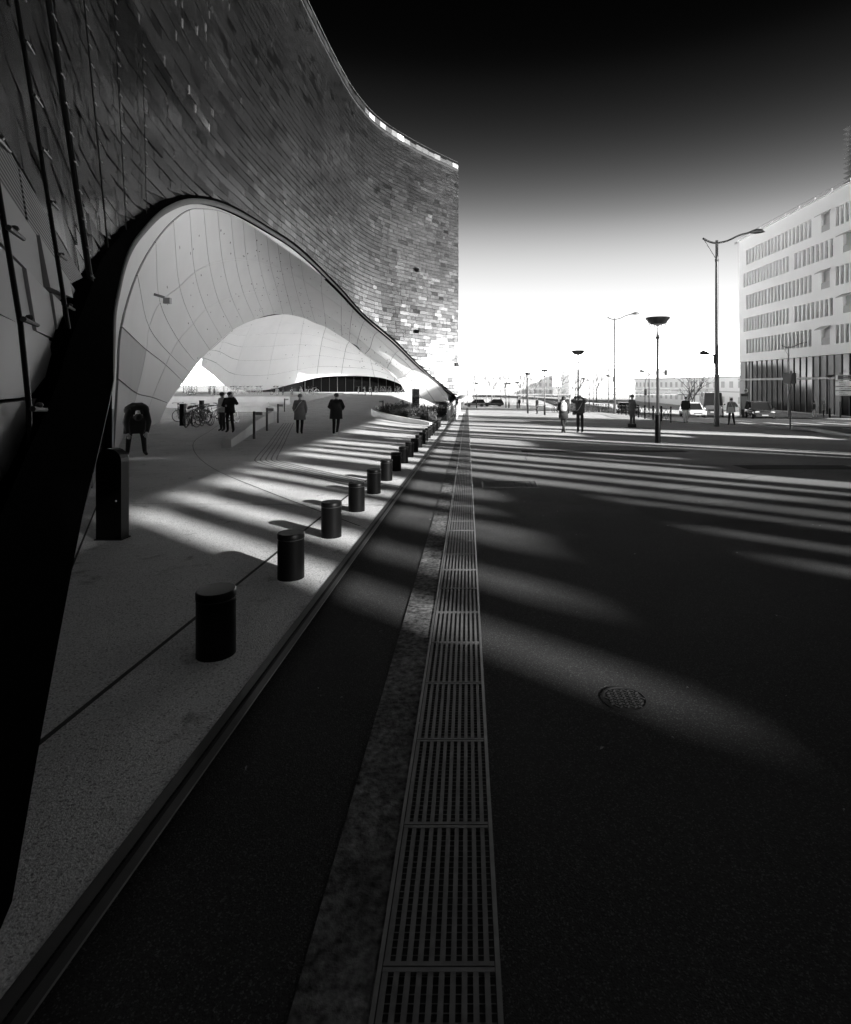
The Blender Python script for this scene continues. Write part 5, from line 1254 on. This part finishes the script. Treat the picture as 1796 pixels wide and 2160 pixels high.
def bare_tree(x, y, h, label, seed, m='bark', dep=5):
    rd = random.Random(seed); e = empty('bare_tree', (x, y, gz(x, y)-.05), label=label, cat='tree', group='bare winter trees')
    tr = MB(); cw = MB()
    def grow(p, d, L, r_, k):
        q = p+d*L; mid = p+d*L*.5+Vector((rd.gauss(0, .04), rd.gauss(0, .04), 0))*L
        (tr if k >= dep-1 else cw).tube([p, mid, q], [r_, r_*.85, r_*.7], 6 if k >= dep-1 else 3, cap=False)
        if k == 0: return
        for _ in range(rd.choice((2, 3, 3)) if k < dep else 4):
            a = Vector((rd.gauss(0, 1), rd.gauss(0, 1), rd.gauss(0, .4))); nd = (d*1.0+a.normalized()*rd.uniform(.45, .85)+Vector((0, 0, .18))).normalized()
            grow(q, nd, L*rd.uniform(.6, .82), r_*.6, k-1)
    grow(Vector((0, 0, 0)), Vector((rd.gauss(0, .03), rd.gauss(0, .03), 1)).normalized(), h*.30, h*.022, dep)
    tr.build('trunk', m, e); cw.build('crown', m, e)
mat('bark_pale', .14, .9)
bare_tree(39.5, 98, 8.5, 'bare branching tree beyond the end of the white office', 2)
bare_tree(36.5, 92, 5.5, 'small bare tree leaning beside the road traffic', 8)
tx = [(-2.5, 165), (2, 172), (7, 160), (12, 178), (16, 168), (22, 182), (28, 170), (35, 176), (43, 185), (9, 190)]
for i, (x, y) in enumerate(tx): bare_tree(x, y, 8.5+(i*37 % 30)/10, 'pale bare tree in the far row behind the footbridge', 30+i, 'bark_pale', 4)
def far_block(x0, x1, y0, y1, h, label, roof=0., nx_=8, nz_=4, m='far_white'):
    e = empty('far_building', ((x0+x1)/2, y0, gz((x0+x1)/2, min(y0, 110))), label=label, cat='building'); w = (x1-x0)/2; d = y1-y0
    c = MB(); c.box(-w, w, 0, d, -.5, h); c.build('wall', m, e)
    c = MB()
    if roof: c.mesh([(-w-.3, -.3, h), (w+.3, -.3, h), (w+.3, d+.3, h), (-w-.3, d+.3, h), (-w-.3, d/2, h+roof), (w+.3, d/2, h+roof)], [(0, 1, 5, 4), (2, 3, 4, 5), (1, 2, 5), (3, 0, 4), (3, 2, 1, 0)])
    else: c.box(-w-.15, w+.15, -.15, d+.15, h, h+.4)
    c.build('roof', 'far_white', e)
    wm_ = MB(); ww = 2*w/nx_*.22; wh = h/nz_*.26; wm_.box(-ww, ww, -.06, -.005, -wh, wh); wd = wm_.data('window', 'far_grey')
    for i in range(nx_):
        for j in range(nz_):
            o = bpy.data.objects.new('window', wd); COL.objects.link(o); o.parent = e; o.location = (-w+2*w*(i+.5)/nx_, 0, h*(j+.55)/nz_)
    return e
far_block(-9, 1.2, 150, 165, 6.5, 'pale gabled building just past the corner of the glass facade', 3.2, 5, 2)
far_block(2, 40, 260, 280, 9, 'long pale apartment block behind the far row of trees', 0, 16, 3)
far_block(44, 90, 240, 262, 12, 'pale stepped block beyond the bare tree and traffic', 0, 14, 4)
sh_ = empty('station_hall', (58, 112, gz(58, 110)), label='long white station hall receding behind the dark van and bare tree', cat='building')
c = MB(); c.box(0, 30, 0, 80, -.5, 7.2); c.build('wall', 'far_white', sh_); c = MB(); c.box(-.4, 30, -.3, 80.3, 7.2, 7.5); c.build('roof', 'far_grey', sh_); c = MB(); c.box(-.15, 0, 0, 80, 3.9, 4.1); c.build('string_course', 'far_grey', sh_)
wm_ = MB(); wm_.box(-.05, -.004, -.8, .8, -.7, .7); wd = wm_.data('window', 'far_grey')
for i in range(20):
    for j in range(2):
        o = bpy.data.objects.new('window', wd); COL.objects.link(o); o.parent = sh_; o.location = (0, 2+i*4, 2.2+j*3.4)
# added unseen block behind the camera, keeps sky light off the foreground
ki = empty('sky_blocker', (0, -9, gz(0, -9)), label='added dark block behind the camera, shading the foreground from the sky', cat='sky_blocker')
c = MB(); c.box(-9, 8.5, -3, 3, -.3, 7.6); c.build('wall', 'screen_wall', ki); c = MB(); c.box(-9.4, 8.9, -3.4, 3.4, 7.6, 7.9); c.build('roof', 'cast_iron', ki)
for k in range(6): c = MB(); c.box(-8+k*2.8, -6+k*2.8, 3.0, 3.06, .2, 2.6); c.build('blocker_panel', 'dark_steel', ki)
# cracks and a resurfaced trench in the asphalt
r6 = random.Random(4)
for k, (x, y, L, a) in enumerate(((3.5, 9.5, 9, 20), (8, 14.5, 8, -12), (2.0, 6.2, 3, 65), (5.5, 18.5, 12, -6), (1.5, 14, 6, 80))):
    P = [(x, y)]
    for q in range(int(L/.3)):
        a += r6.gauss(0, 14); P.append((P[-1][0]+.3*math.cos(R(a)), P[-1][1]+.3*math.sin(R(a)))); a *= .97
    strip(P, .012, .005, 'crack', 'joint', ground)

for k, (xa, xb, ya, yb) in enumerate(((2.4, 4.9, 6.9, 8.0), (6.2, 8.8, 12.2, 13.0), (1.6, 6.5, 16.2, 16.8))):
    c = MB(); n_ = 6
    c.mesh([(xa+(xb-xa)*i/n_+.02*math.sin(9*i+j*3), ya+(yb-ya)*j/2+.02*math.sin(7*i), gz(xa+(xb-xa)*i/n_, ya+(yb-ya)*j/2)+.004) for j in range(3) for i in range(n_+1)], [(j*(n_+1)+i, j*(n_+1)+i+1, (j+1)*(n_+1)+i+1, (j+1)*(n_+1)+i) for j in range(2) for i in range(n_)])
    c.build('patch', 'patch_asphalt', ground)
